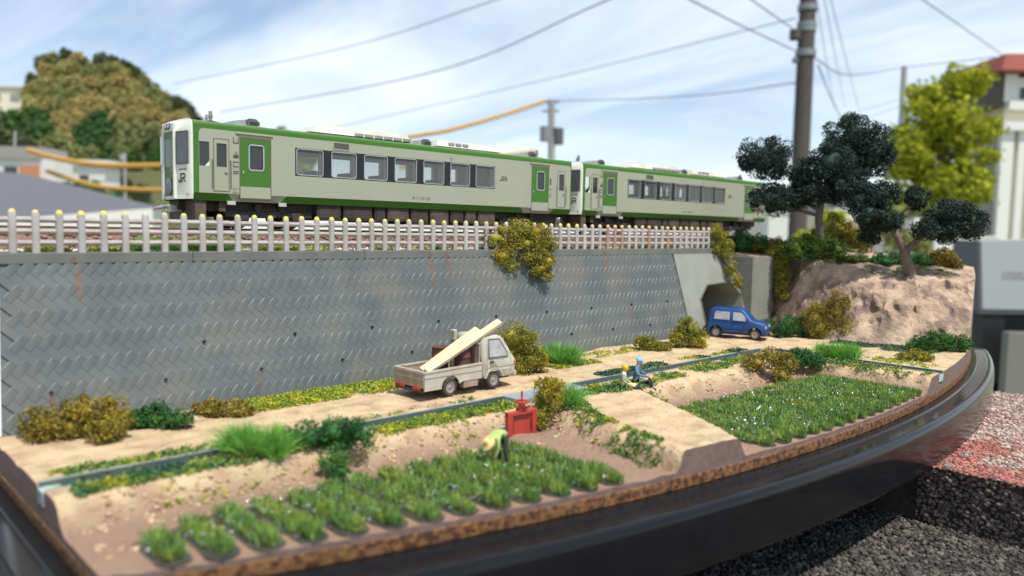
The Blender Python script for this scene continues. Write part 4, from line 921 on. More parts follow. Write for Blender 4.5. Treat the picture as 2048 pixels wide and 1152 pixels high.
VAN = empty('blue_van', (26.2, -4.32, ROAD+0.02), R(-71), 'blue high-roofed van leaving the octagonal road tunnel', 'van'); VAN.scale = (.89, .89, .92)
W = .72; WR = .29
body = [(3.40, .28), (3.46, .36), (3.46, .62), (3.40, .84), (3.30, .93), (2.66, 1.06), (2.56, 1.11), (2.16, 1.58), (2.02, 1.66), (1.80, 1.69), (.50, 1.70), (.26, 1.67), (.15, 1.55), (.07, 1.02), (.02, .60), (.03, .30), (.14, .22)] + arch(.55, WR, .37, 175, 5, 8) + arch(2.82, WR, .37, 175, 5, 8)
mb = MB(); rounded_side(mb, body, W, .055, 0, .60, (.95, 1.6)); mb.build('body', M['van_blue'], VAN, sharp=45)
def yv(z): return -(W - (W-.60)*min(1, max(0, z-.95)/.65))
for s in (1, -1):
    def SP(pts, o=.008): return [(x, s*(yv(z)-o), z) for x, z in pts]
    for nm, wp in (('front_window', [(1.53, 1.04), (2.36, 1.02), (2.36, 1.12), (2.06, 1.46), (1.95, 1.50), (1.53, 1.51)]), ('rear_window', [(.42, 1.06), (1.34, 1.05), (1.34, 1.51), (.55, 1.52), (.46, 1.46)])):
        mb = MB(); mb.add(SP(wp), [tuple(range(len(wp)))]); w_ = mb.build(nm, M['window_grey'], VAN)
        ou = inset_poly(wp, -.03); n = len(wp); mb = MB(); mb.add(SP(ou, .012)+SP(wp, .012), [(i, (i+1) % n, n+(i+1) % n, n+i) for i in range(n)]); mb.build('window_seal', M['van_blue'], w_)
    for (x0, x1) in ((1.43, 1.45), (2.48, 2.495), (.40, .412)):
        mb = MB(); mb.add(SP([(x0, .30), (x1, .30), (x1, 1.0), (x0, 1.0)], .006), [(0, 1, 2, 3)]); mb.build('door_seam', M['ink'], VAN)
    mb = MB(); mb.box(.95, min(s*-(W+.015), s*-W), .56, 2.45, max(s*-(W+.015), s*-W), .60); mb.build('trim_strip', M['van_blue'], VAN)
    mb = MB(); mb.box(1.52, min(s*-(W+.02), s*-W), .90, 1.66, max(s*-(W+.02), s*-W), .94); mb.build('handle', M['van_blue'], VAN)
    mb = MB(); mb.box(2.33, min(s*-(W+.14), s*-(W-.02)), 1.02, 2.43, max(s*-(W+.14), s*-(W-.02)), 1.17, 0, .02); mb.build('door_mirror', M['van_blue'], VAN)
    mb = MB(); mb.box(3.33, min(s*-.69, s*-.45), .62, 3.475, max(s*-.69, s*-.45), .80, 0, .03); mb.build('headlight', M['lamp'], VAN)
    for x in (.55, 2.82): wheel('wheel', VAN, x, s*-(W-.10), WR, WR, .17, -s)
mb = MB(); mb.add([(2.505, -.58, 1.12), (2.505, .58, 1.12), (2.10, .54, 1.54), (2.10, -.54, 1.54)], [(0, 1, 2, 3)]); mb.build('windscreen', M['window_grey'], VAN)
mb = MB(); mb.box(3.40, -.66, .24, 3.50, .66, .46, 0, .03); mb.build('bumper', M['truck_dark'], VAN)
mb = MB(); mb.box(.1, -.6, .2, 3.3, .6, .34); mb.build('chassis', M['truck_dark'], VAN)
mb = MB(); mb.box(.4, -.30, 1.685, 1.7, -.27, 1.715); mb.box(.4, .27, 1.685, 1.7, .30, 1.715); mb.build('roof_rail', M['van_blue'], VAN)

# ------------------------------------------------------------------ sluice gate, culvert slab
G0 = Vector((5.45, -10.85, -5.97))
SG = empty('sluice_gate', G0, R(-4), 'red painted sluice gate with handwheel and screw above the paddy inlet', 'sluice gate')
mb = MB(); mb.box(-.50, -.03, -.05, .50, .03, .62); mb.build('gate_panel', M['gate_red'], SG)
mb = MB(); mb.box(-.58, -.08, -.1, -.38, .08, .72, 0, .015); mb.box(.38, -.08, -.1, .58, .08, .72, 0, .015); mb.box(-.58, -.085, .62, .58, .085, .74, 0, .015); mb.build('frame', M['gate_red'], SG)
mb = MB(); mb.box(-.30, -.045, .48, .30, -.03, .55); mb.box(-.36, -.04, .1, -.33, -.03, .5); mb.box(.33, -.04, .1, .36, -.03, .5); mb.build('rib', mat('gate_shade', (.10, .02, .015), .7), SG)  # strips in a darker copy of the gate red, shade put into the colour
mb = MB(); mb.box(-.16, -.1, .72, .16, .1, .84, 0, .02); mb.lathe([(.09, .84), (.10, .98), (.06, 1.0)], n=10); mb.build('gear_box', M['gate_red'], SG)
mb = MB()
mb.tube([(.2*math.cos(2*PI*i/14), .2*math.sin(2*PI*i/14), 1.0) for i in range(15)], .035, 6)
for k in range(4): mb.tube([(0, 0, 1.0), (.2*math.cos(PI/2*k), .2*math.sin(PI/2*k), 1.0)], .022, 5)
mb.build('handwheel', M['gate_red'], SG)
mb = MB(); mb.tube([(0, 0, .6), (0, 0, 1.32)], .03, 8); mb.build('screw', M['gate_red'], SG)
cs = MB().box(6.45, -9.78, ROAD-.02, 9.7, -8.93, ROAD+.15, 0, .015).build('culvert_slab', M['slab_blue']); tag(cs, 'blue grey concrete slab bridging the irrigation channel by the red gate', 'slab')
tr_ = MB(); gx = G0.x
V = [(gx-.75, -9.12, ROAD-.12), (gx+.25, -9.12, ROAD-.12), (gx+.25, G0.y+.1, -5.8), (gx-.45, G0.y+.1, -5.8)]
tr_.add(V+[(x, y, z-.15) for x, y, z in V], [(0, 1, 2, 3), (7, 6, 5, 4), (0, 4, 5, 1), (1, 5, 6, 2), (2, 6, 7, 3), (3, 7, 4, 0)])
tr_.add([(gx+.02, -9.3, ROAD+.03), (gx+.5, -9.3, ROAD+.03), (gx+.5, G0.y+.12, ROAD-.06), (gx+.02, G0.y+.12, ROAD-.06), (gx+.02, -9.3, -5.9), (gx+.5, -9.3, -5.9), (gx+.5, G0.y+.12, -5.9), (gx+.02, G0.y+.12, -5.9)], [(0, 1, 2, 3), (0, 4, 5, 1), (1, 5, 6, 2), (2, 6, 7, 3), (3, 7, 4, 0)], 1)
o = tr_.build('inlet_trough', [M['pale_concrete'], M['sand']]); tag(o, 'pale concrete inlet sloping from the channel down behind the red gate', 'inlet')

# ------------------------------------------------------------------ people
def person(name, label, loc, rz, J, B, extras, scale=1.0):
    # J: joint -> (x, y, z, radius); B: (joint a, joint b, material key); x forward, y left, z up
    mk = []; keys = list(J); ki = {k: i for i, k in enumerate(keys)}
    me = bpy.data.meshes.new(name); me.from_pydata([J[k][:3] for k in keys], [(ki[a], ki[b]) for a, b, _ in B], [])
    o = bpy.data.objects.new(name, me); COL.objects.link(o)
    sk = o.modifiers.new('skin', 'SKIN'); sk.use_smooth_shade = True
    for i, k in enumerate(keys):
        sv = me.skin_vertices[0].data[i]; r = J[k][3]; sv.radius = (r, r) if not isinstance(r, tuple) else r; sv.use_root = (k == 'pelvis')
    o.modifiers.new('subdivision', 'SUBSURF').levels = 2; o.modifiers['subdivision'].render_levels = 2
    dg = bpy.context.evaluated_depsgraph_get(); nm = bpy.data.meshes.new_from_object(o.evaluated_get(dg)); bpy.data.objects.remove(o)
    import bmesh
    for _, _, m in B:
        if m not in mk: mk.append(m)
    for e in extras:
        if e[1] not in mk: mk.append(e[1])
    for m in mk: nm.materials.append(M[m])
    for p in nm.polygons:
        c = p.center; best = None
        for a, b, m in B:
            A, Bv = Vector(J[a][:3]), Vector(J[b][:3]); d = Bv-A; t = min(1, max(0, (c-A).dot(d)/max(d.length_squared, 1e-9)))
            ra = J[a][3] if not isinstance(J[a][3], tuple) else max(J[a][3]); rb = J[b][3] if not isinstance(J[b][3], tuple) else max(J[b][3])
            q = (c-(A+d*t)).length/(ra+(rb-ra)*t)
            if best is None or q < best[0]: best = (q, m)
        p.material_index = mk.index(best[1]); p.use_smooth = True
    bm = bmesh.new(); bm.from_mesh(nm)
    ex = MB()
    for kind, m, pts, rad in extras:
        i = mk.index(m)
        if kind == 'tube': ex.tube(pts, rad, 6, i)
        elif kind == 'ball':
            ex.lathe([(rad*math.sin(PI*k/6), -rad*math.cos(PI*k/6)) for k in range(7)], pts, (0, 0, 1), 8, i)
    if ex.v:
        em = bpy.data.meshes.new('extra'); em.from_pydata(ex.v, [], ex.f); em.polygons.foreach_set('material_index', ex.m); em.polygons.foreach_set('use_smooth', ex.s); bm.from_mesh(em); bpy.data.meshes.remove(em)
    bm.to_mesh(nm); bm.free()
    o = link('person', nm); o.location = loc; o.rotation_euler = (0, 0, rz); o.scale = (scale,)*3
    return tag(o, label, 'person')
def hand(ex, p, d, up, m='skin', s=1.0):
    p, d, up = Vector(p), Vector(d).normalized(), Vector(up).normalized(); sd_ = d.cross(up)
    for i, ln in enumerate((.060, .072, .068, .054)):
        b = p + sd_*(.030-.020*i)*s + d*.03*s; ex.append(('tube', m, [b, b+d*ln*.5*s-up*.004*s, b+d*ln*s-up*.028*s], [.0105*s, .010*s, .008*s]))
    ex.append(('tube', m, [p+sd_*.03*s, p+sd_*.06*s+d*.02*s-up*.01*s, p+sd_*.062*s+d*.05*s-up*.02*s], [.013*s, .012*s, .009*s]))
def face(ex, c, f, up, r):
    c, f, up = Vector(c), Vector(f).normalized(), Vector(up).normalized(); sd_ = f.cross(up)
    ex.append(('tube', 'skin', [c+f*r*.9+up*r*.15, c+f*r*1.22-up*r*.2, c+f*r*.92-up*r*.28], [.012, .02, .014]))
    for s in (-1, 1):
        ex.append(('ball', 'hair_dark', tuple(c+f*r*.92+up*r*.12+sd_*s*r*.38), .012)); ex.append(('ball', 'skin', tuple(c+sd_*s*r*.98-up*r*.05), .024))
        ex.append(('tube', 'hair_dark', [c+f*r*.95+up*r*.3+sd_*s*r*.2, c+f*r*.88+up*r*.3+sd_*s*r*.55], [.008, .006]))
    ex.append(('tube', 'hair_dark', [c+f*r*.88-up*r*.52-sd_*r*.25, c+f*r*.94-up*r*.55, c+f*r*.88-up*r*.52+sd_*r*.25], [.006, .008, .006]))
# man in blue, sitting with forearms on his knees
J = {'pelvis': (0, 0, .12, .145), 'waist': (-.02, 0, .30, .14), 'chest': (.02, 0, .50, .165), 'neck': (.06, 0, .665, .065), 'head': (.09, 0, .77, .10), 'crown': (.085, 0, .86, .075),
     'shL': (.03, .185, .575, .075), 'elL': (.12, .26, .36, .058), 'wrL': (.36, .10, .33, .04), 'haL': (.41, .05, .325, .038), 'shR': (.03, -.185, .575, .075), 'elR': (.12, -.26, .36, .058), 'wrR': (.36, -.10, .33, .04), 'haR': (.41, -.05, .325, .038),
     'hipL': (.03, .095, .11, .10), 'knL': (.40, .15, .24, .082), 'anL': (.50, .14, -.09, .062), 'toL': (.66, .16, -.13, .05), 'hipR': (.03, -.095, .11, .10), 'knR': (.42, -.13, .22, .082), 'anR': (.60, -.14, -.08, .062), 'toR': (.76, -.17, -.11, .05),
     'midL': (.45, .145, .10, .075), 'midR': (.50, -.135, .08, .075)}
B = [('pelvis', 'waist', 'jacket_blue'), ('waist', 'chest', 'jacket_blue'), ('chest', 'neck', 'jacket_blue'), ('neck', 'head', 'skin'), ('head', 'crown', 'skin')]
for s in 'LR': B += [('chest', 'sh'+s, 'jacket_blue'), ('sh'+s, 'el'+s, 'jacket_blue'), ('el'+s, 'wr'+s, 'jacket_blue'), ('wr'+s, 'ha'+s, 'skin'), ('pelvis', 'hip'+s, 'khaki'), ('hip'+s, 'kn'+s, 'khaki'), ('kn'+s, 'mid'+s, 'boot_black'), ('mid'+s, 'an'+s, 'boot_black'), ('an'+s, 'to'+s, 'boot_black')]
ex = []; hand(ex, (.42, .03, .325), (.5, -.6, -.35), (.4, 0, 1)); hand(ex, (.42, -.03, .325), (.5, .6, -.35), (.4, 0, 1)); face(ex, (.10, 0, .77), (1, 0, -.25), (.25, 0, 1), .10)
P1 = person('person', 'person in blue jacket and light blue cap sitting on the bank, black boots', (12.2, -10.0, -5.42), R(-68), J, B, ex, 1.06)
mb = MB(); mb.lathe([(.001, .105), (.07, .095), (.115, .06), (.125, .02), (.11, -.005)], (.08, 0, .825), (.12, 0, 1), 14); mb.prism([(.10, -.10), (.23, -.06), (.245, 0), (.23, .06), (.10, .10)], .80, .815, 'xy'); mb.build('cap', M['cap_blue'], P1)
# woman in a yellow head scarf, legs stretched down the bank
J = {'pelvis': (0, 0, .12, .145), 'waist': (-.03, 0, .29, .125), 'chest': (-.02, 0, .48, .15), 'neck': (.03, 0, .63, .058), 'head': (.07, 0, .74, .098), 'crown': (.06, 0, .82, .075),
     'shL': (0, .165, .55, .066), 'elL': (.02, .22, .32, .05), 'wrL': (.20, .17, .20, .038), 'haL': (.26, .15, .20, .035), 'shR': (0, -.165, .55, .066), 'elR': (.02, -.22, .32, .05), 'wrR': (.20, -.17, .20, .038), 'haR': (.26, -.15, .20, .035),
     'hipL': (.03, .09, .11, .10), 'knL': (.40, .09, .16, .078), 'midL': (.56, .09, .02, .07), 'anL': (.73, .09, -.16, .06), 'toL': (.85, .10, -.13, .05), 'hipR': (.03, -.09, .11, .10), 'knR': (.38, -.08, .14, .078), 'midR': (.54, -.09, -.01, .07), 'anR': (.70, -.09, -.19, .06), 'toR': (.82, -.10, -.16, .05)}
B = [('pelvis', 'waist', 'trouser_yellow'), ('waist', 'chest', 'shirt_grey'), ('chest', 'neck', 'vest_white'), ('neck', 'head', 'skin'), ('head', 'crown', 'skin')]
for s in 'LR': B += [('chest', 'sh'+s, 'vest_white'), ('sh'+s, 'el'+s, 'shirt_grey'), ('el'+s, 'wr'+s, 'shirt_grey'), ('wr'+s, 'ha'+s, 'skin'), ('pelvis', 'hip'+s, 'trouser_yellow'), ('hip'+s, 'kn'+s, 'trouser_yellow'), ('kn'+s, 'mid'+s, 'boot_black'), ('mid'+s, 'an'+s, 'boot_black'), ('an'+s, 'to'+s, 'boot_black')]
ex = []; hand(ex, (.27, .15, .20), (.8, -.2, -.2), (.2, 0, 1)); hand(ex, (.27, -.15, .20), (.8, .2, -.2), (.2, 0, 1)); face(ex, (.08, 0, .74), (1, 0, -.1), (.1, 0, 1), .097)
P2 = person('person', 'person in yellow head scarf and pale trousers sitting with boots down the bank', (11.2, -10.2, -5.45), R(-62), J, B, ex, 1.04)
mb = MB(); mb.lathe([(.001, .115), (.06, .105), (.105, .06), (.118, 0), (.105, -.07), (.07, -.12)], (.035, 0, .755), (-.35, 0, 1), 14); mb.tube([(-.04, 0, .66), (-.09, 0, .60), (-.10, 0, .54)], [.04, .035, .02], 7); mb.build('head_scarf', M['scarf_yellow'], P2)
# farmer bent over the rice in a straw hat
J = {'pelvis': (0, 0, .80, .135), 'waist': (.12, 0, .90, .13), 'chest': (.33, 0, .87, .15), 'neck': (.48, 0, .78, .06), 'head': (.56, 0, .70, .095), 'crown': (.61, 0, .64, .07),
     'shL': (.36, .17, .80, .068), 'elL': (.36, .20, .54, .05), 'wrL': (.40, .14, .34, .038), 'haL': (.42, .12, .28, .035), 'shR': (.36, -.17, .80, .068), 'elR': (.30, -.22, .54, .05), 'wrR': (.36, -.16, .33, .038), 'haR': (.38, -.14, .27, .035),
     'hipL': (.0, .09, .76, .095), 'knL': (.06, .11, .42, .07), 'anL': (-.02, .12, .07, .055), 'toL': (.12, .13, .02, .045), 'hipR': (.0, -.09, .76, .095), 'knR': (.10, -.11, .42, .07), 'anR': (.02, -.12, .07, .055), 'toR': (.16, -.13, .02, .045)}
B = [('pelvis', 'waist', 'shirt_lime'), ('waist', 'chest', 'shirt_lime'), ('chest', 'neck', 'shirt_lime'), ('neck', 'head', 'skin'), ('head', 'crown', 'skin')]
for s in 'LR': B += [('chest', 'sh'+s, 'shirt_lime'), ('sh'+s, 'el'+s, 'shirt_lime'), ('el'+s, 'wr'+s, 'shirt_lime'), ('wr'+s, 'ha'+s, 'skin'), ('pelvis', 'hip'+s, 'trouser_dark'), ('hip'+s, 'kn'+s, 'trouser_dark'), ('kn'+s, 'an'+s, 'trouser_dark'), ('an'+s, 'to'+s, 'boot_black')]
ex = []; hand(ex, (.42, .12, .28), (.3, 0, -1), (1, 0, .2)); hand(ex, (.38, -.14, .27), (.3, 0, -1), (1, 0, .2)); face(ex, (.56, 0, .70), (.55, 0, -.85), (.85, 0, .5), .095)
P3 = person('person', 'person in straw hat and lime shirt bending over the near rice paddy', (3.0, -12.7, -5.97), R(178), J, B, ex, 1.0)
mb = MB(); mb.lathe([(.001, .115), (.06, .11), (.085, .08), (.10, .01), (.215, -.03), (.22, -.04), (.10, .0), (.001, .0)], (.585, 0, .70), (.75, 0, .55), 18); mb.build('straw_hat', M['straw'], P3)

# ------------------------------------------------------------------ vegetation of the diorama
def unit_dirs(rs, n):
    v = rs.normal(size=(n, 3)); return v/np.linalg.norm(v, axis=1, keepdims=True)
def flakes(rs, C_, size, aspect=0.6, up=0.0):
    # small bent leaf flakes: two triangles sharing a spine, random attitude
    n = len(C_); a = unit_dirs(rs, n); a[:, 2] += up; a /= np.linalg.norm(a, axis=1, keepdims=True)
    b = unit_dirs(rs, n); b -= a*np.sum(a*b, 1, keepdims=True); b /= np.linalg.norm(b, axis=1, keepdims=True); c = np.cross(a, b)
    s = (np.broadcast_to(size, n)*rs.uniform(0.55, 1.35, n))[:, None]
    p0 = C_ - a*s*0.5; p1 = C_ + a*s*0.5; q0 = C_ + b*s*aspect*0.5 + c*s*0.18; q1 = C_ - b*s*aspect*0.5 + c*s*0.18
    V = np.stack([p0, q0, p1, q1], 1).reshape(-1, 3)
    i = 4*np.arange(n)[:, None]; F = np.concatenate([i+np.array([0, 1, 2]), i+np.array([0, 2, 3])], 1).reshape(-1, 3)
    return V, F
def foliage_mesh(lobes, leaf, n, seed, sub=26, subr=0.34, core=0.55, aspect=0.65, rmin=0.45, pos=(0.62, 0.82), stray=0.06):
    rs = np.random.RandomState(seed); lob = np.array(lobes, float)
    wts = (lob[:, 3]*lob[:, 4]*lob[:, 5])**(2/3); wts /= wts.sum()
    Vs = []; Fs = []; off = 0
    for l, w_ in zip(lob, wts):
        k = max(6, int(sub)); d = unit_dirs(rs, k); rad = rs.uniform(pos[0], pos[1], (k, 1))
        sc = l[:3] + d*rad*l[3:6]; r_ = subr*np.mean(l[3:6])*rs.uniform(0.65, 1.25, k)
        m = int(n*w_); pick = rs.randint(0, k, m); dd = unit_dirs(rs, m); dd[:, 2] *= 0.9
        C_ = sc[pick] + dd*(r_[pick]*rs.uniform(rmin, 1.0, m)**0.55)[:, None]
        # scatter a few strays so the outline frays
        st = rs.rand(m) < stray; C_[st] += dd[st]*leaf*rs.uniform(0.4, 1.4, (st.sum(), 1))
        V, F = flakes(rs, C_, leaf, aspect); Vs.append(V); Fs.append(F+off); off += len(V)
        if core:
            for c0, rr in [(l[:3], l[3:6]*core*0.86)]:
                v = ICO_V*rs.uniform(0.85, 1.1, (12, 1))*rr + c0; Vs.append(v); Fs.append(ICO_F+off); off += 12
    return np.concatenate(Vs), np.concatenate(Fs)
def bush(pos, wdh, m, label, seed, leaf=0.075, dens=1.0, nl=6, name='shrub', hang=None, cat='shrub', lobes=None, yaw=None, sx=1.12, wide=1.0):
    rs = np.random.RandomState(seed); w_, d, h = wdh
    if lobes is None:
        lobes = []
        for i in range(nl):
            t = (i+.5)/nl-.5; x = t*w_*0.78 + rs.uniform(-.06, .06)*w_; hh = h*rs.uniform(0.6, 1.0)*(1-abs(t)*0.5); r_ = w_*rs.uniform(.17, .25)
            zc = max(hh-r_*0.9, hh*0.45)
            lobes.append((x, rs.uniform(-.25, .25)*d, zc, r_, max(d*.3, r_*.7), max(hh-zc, zc*0.9)))
            if i % 2: lobes.append((x+rs.uniform(-.1, .1), -d*rs.uniform(.1, .35), h*.28, w_*.17, d*.28, h*.28))
    area = sum(4*PI*(l[3]*l[4]*l[5])**(2/3) for l in lobes); n = int(dens*min(22000, area/(leaf*leaf)*3.2))
    o_ = empty(name, pos, R(-43.8) if yaw is None else yaw, label, cat) if False else None
    lobes = [(x*sx*wide, y*sx, z*sx, a_*sx*1.06*wide, b_*sx*1.06, c_*sx*1.06) for x, y, z, a_, b_, c_ in lobes]; V, F = foliage_mesh(lobes, leaf, n, seed)
    a = R(-43.8) if yaw is None else yaw; ca, sa = math.cos(a), math.sin(a)
    V = np.column_stack([V[:, 0]*ca-V[:, 1]*sa, V[:, 0]*sa+V[:, 1]*ca, V[:, 2]])
    o = np_obj(name, V, F, m); o.location = pos
    return tag(o, label, cat)
bush((-5.0, -5.05, -5.47), (2.5, 1.5, 1.12), M['olive_brown'], 'large brownish olive shrub at the left end of the wall foot', 1)
bush((-3.1, -5.25, -5.45), (2.15, 1.1, 0.74), M['deep_green'], 'deep green shrub between two olive shrubs at the wall foot', 2)
bush((-1.2, -5.05, -5.45), (1.7, 0.9, 0.58), M['olive_brown'], 'small olive brown shrub ending the row at the wall foot', 3)
bush((10.35, -5.75, -5.5), (1.9, 1.4, 2.0), M['olive'], 'tall round olive shrub at the wall foot beside the truck cab', 4, lobes=[(-.3, 0, 1.25, .6, .55, .68), (.15, .1, .9, .72, .6, .7), (.45, -.1, .55, .55, .55, .5), (-.45, -.15, .5, .5, .5, .5), (-.05, -.35, .35, .6, .4, .36), (.75, 0, .3, .3, .35, .3)])
bush((19.3, -5.6, -5.45), (1.5, 1.0, 0.8), M['olive'], 'low olive shrub at the wall foot left of the tunnel', 5)
bush((21.6, -5.95, -5.45), (1.8, 1.2, 1.2), M['olive'], 'rounded olive shrub beside the tunnel mouth hiding the van wheel', 6)
bush((29.3, -7.3, -5.45), (2.6, 1.2, 1.2), M['deep_green'], 'dark green shrub at the rock foot right of the tunnel', 7)
bush((30.7, -9.1, -5.5), (3.0, 1.6, 2.1), M['olive_brown'], 'biggest olive brown shrub against the rock slope', 8, nl=7)
bush((30.7, -14.3, -5.4), (2.5, 1.2, 1.0), M['deep_green'], 'bright dark green shrub at the rock foot near the right edge', 9)
bush((26.5, -14.7, -5.4), (1.5, 0.8, 0.55), M['olive'], 'small low olive shrub on the road verge near the right edge', 10)
bush((19.35, -11.6, -5.7), (2.3, 1.3, 1.0), M['olive_brown'], 'olive shrub spilling down the bank at the far paddy corner', 11, lobes=[(-.55, .1, .45, .55, .5, .35), (.1, .15, .6, .6, .5, .42), (.55, 0, .5, .5, .5, .38), (.25, -.45, .05, .45, .4, .40), (.35, -.7, -.15, .35, .3, .3)])
bush((22.0, -11.75, -5.6), (1.7, 1.0, 0.9), M['deep_green'], 'dark green shrub between the spilling olive shrub and bright grass', 12)
bush((6.55, -10.75, -5.9), (1.1, 0.9, 1.3), M['olive'], 'upright olive shrub hugging the right side of the red gate', 13, lobes=[(0, .1, .95, .42, .42, .40), (.1, 0, .6, .45, .42, .42), (-.12, -.25, .28, .32, .3, .3), (.25, .25, 1.0, .35, .35, .32)])
bush((-0.75, -10.0, -5.5), (2.3, 1.0, 0.75), M['deep_green'], 'dark green shrub hanging over the near paddy bank', 14, lobes=[(-.85, 0, .22, .4, .4, .3), (-.3, 0, .32, .45, .42, .36), (.25, .05, .42, .5, .42, .40), (.75, .05, .40, .42, .4, .36), (.45, -.55, .0, .38, .35, .32), (.6, -.85, -.2, .25, .25, .22)])
bush((13.2, -2.75, -0.6), (2.8, 1.0, 2.6), M['olive'], 'olive yellow bush hanging over the coping through the fence', 15, leaf=0.075, yaw=R(-8), sx=1.0, wide=1.62,
     lobes=[(-.75, .1, .35, .52, .45, .48), (-.15, .1, .72, .62, .5, .52), (.45, .1, .65, .6, .5, .5), (.85, .05, .2, .42, .42, .55), (.1, -.05, .15, .7, .45, .5), (-.65, -.2, -.42, .42, .34, .42), (-.45, -.28, -.85, .32, .28, .3), (.35, -.18, -.42, .55, .38, .45), (.55, -.38, -.98, .40, .3, .36), (.72, -.48, -1.32, .26, .22, .24), (.85, -.25, -.65, .32, .3, .4)])
bush((29.6, -2.75, -0.6), (1.8, 1.0, 3.0), M['olive'], 'olive yellow bush trailing from the fence end over the portal', 16, leaf=0.08, yaw=R(-15), sx=1.1,
     lobes=[(-.3, .2, .7, .5, .5, .5), (.15, .2, .35, .65, .5, .5), (-.25, -.1, -.1, .6, .42, .45), (.2, -.2, -.45, .5, .4, .42), (.3, -.55, -1.1, .42, .36, .42), (.45, -.8, -1.7, .36, .3, .36), (.55, -.95, -2.05, .24, .22, .2), (.5, .2, .0, .45, .5, .45)])
bush((33.3, -4.6, -2.2), (1.3, 1.0, 3.4), M['olive'], 'olive brown creeper hanging down between wing wall and rock', 17, leaf=0.08, yaw=R(-15), sx=1.1,
     lobes=[(-.05, .3, 1.15, .6, .5, .45), (.1, 0, .55, .5, .45, .5), (.1, -.15, -.1, .48, .4, .5), (.0, -.25, -.75, .42, .36, .45), (-.05, -.35, -1.25, .3, .28, .3)])
# on top of the hill
bush((33.0, -2.2, -1.0), (3.4, 1.6, 1.4), M['deep_green'], 'dark green bush on the hill top behind the wing wall', 18, leaf=0.1)
bush((34.3, -3.6, -1.1), (2.6, 1.4, 1.2), M['olive_brown'], 'dull brown bush above the hanging creeper on the hill top', 19, leaf=0.1)
bush((34.0, -6.3, -1.3), (3.2, 1.6, 1.6), M['mid_green'], 'mid green bush at the foot of the tall dark tree', 20, leaf=0.1, nl=7)
bush((38.6, -5.9, -0.75), (3.9, 2.0, 2.0), M['olive'], 'sunlit yellow olive bush behind the tall dark tree trunk', 21, leaf=0.1, nl=7)
bush((36.6, -10.1, -1.6), (3.2, 1.6, 1.0), M['deep_green'], 'dark green bush between the two dark trees', 22, leaf=0.1)
bush((38.2, -12.0, -1.75), (1.6, 1.2, 1.1), M['olive_brown'], 'brown olive bush right of the forked tree trunk', 23, leaf=0.1)
bush((34.6, -8.2, -1.45), (1.6, 1.0, 0.7), M['mid_green'], 'low green bush on the rock edge below the tall dark tree', 24, leaf=0.09)

# dark sponge-leaf trees
def tree(name, base, limbs, lobes, label, seed, leaf=0.115):
    e = empty(name, base, 0, label, 'tree', 'dark trees on the hill'); bx, by, bz = base
    mb = MB()
    for pts, rad in limbs: mb.tube([(x-bx, y-by, z-bz) for x, y, z in pts], rad, 9)
    mb.build('trunk', M['trunk'], e)
    lb = [(x-bx, y-by, z-bz, a, b, c) for (x, y, z), a, b, c in lobes]
    area = sum(4*PI*(l[3]*l[4]*l[5])**(2/3) for l in lb)
    V, F = foliage_mesh(lb, leaf, int(area/(leaf*leaf)*4.0), seed, sub=46, subr=0.30, core=0.62, rmin=.5, pos=(.66, .80), stray=.03)
    np_obj('crown', V, F, M['pine_dark'], e); return e
TA = (34.6, -6.45, -1.2)
tree('dark_tree', TA, [([TA, (34.55, -6.45, -0.1), (34.45, -6.35, 1.2), (34.6, -6.4, 2.6), (35.3, -6.9, 4.4)], [.30, .25, .23, .19, .1]), ([(34.5, -6.4, 1.6), (33.6, -5.4, 2.4), (32.6, -4.3, 3.2)], [.15, .11, .06]), ([(34.5, -6.4, 1.3), (33.4, -5.2, 1.7), (32.5, -4.2, 2.1)], [.12, .09, .05])],
     [((32.358, -3.906, 4.677), 1.7, 1.6, 1.55), ((32.455, -4.261, 2.219), 1.45, 1.4, 1.12), ((33.911, -5.498, 3.71), .9, .9, 1.25), ((36.785, -7.319, 5.97), 2.1, 2.0, 1.75), ((37.612, -8.227, 4.883), 1.15, 1.2, 1.3), ((34.234, -7.125, 4.393), 1.5, 1.4, 1.25), ((35.693, -7.271, 3.105), 1.2, 1.2, .95), ((33.897, -6.292, 2.658), 1.0, 1.0, .75), ((33.557, -5.302, 2.367), .95, .95, .85), ((34.156, -6.414, 3.838), 1.1, 1.1, 1.0), ((36.047, -7.524, 3.915), 1.3, 1.2, 1.1), ((35.355, -6.989, 2.711), 1.0, 1.0, .7)],
     'tall dark green tree with layered crowns beside the train tail', 31)
TB = (34.0, -11.9, -2.1)
tree('dark_tree', TB, [([TB, (33.779, -11.58, -1.092), (33.867, -11.468, -0.554)], [.34, .28, .27]), ([(33.864, -11.472, -0.608), (33.618, -11.159, 0.116), (33.345, -10.84, 0.65), (32.793, -10.211, 1.583)], [.22, .16, .12, .07]), ([(33.884, -11.491, -0.608), (34.461, -11.97, 0.084), (34.518, -12.526, 0.608), (34.972, -13.047, 1.103)], [.2, .14, .11, .06]), ([(33.637, -11.179, 0.089), (33.873, -10.885, 1.068), (33.889, -11.27, 1.504), (34.377, -11.691, 1.95)], [.11, .09, .08, .05])],
     [((32.779, -9.432, 2.243), 1.15, 1.1, .95), ((33.058, -10.384, 2.348), 1.2, 1.1, .85), ((32.591, -10.032, 1.442), 1.1, 1.1, .8), ((32.949, -10.835, 1.048), .85, .85, .65), ((32.853, -9.991, 0.278), .68, .7, .72), ((34.469, -11.744, 2.277), .68, .7, .72), ((35.072, -13.136, 1.159), 1.35, 1.3, 1.15), ((35.973, -14.027, 0.916), .85, .9, 1.0), ((33.672, -12.56, 0.491), .75, .75, .72), ((32.162, -9.06, 2.795), .8, .8, .6), ((32.864, -10.351, 0.908), .9, .9, .7), ((35.532, -13.539, 1.519), .9, .9, .7), ((34.63, -13.068, 0.43), .9, .9, .7)],
     'forked dark green tree with separate crowns near the right edge', 32)

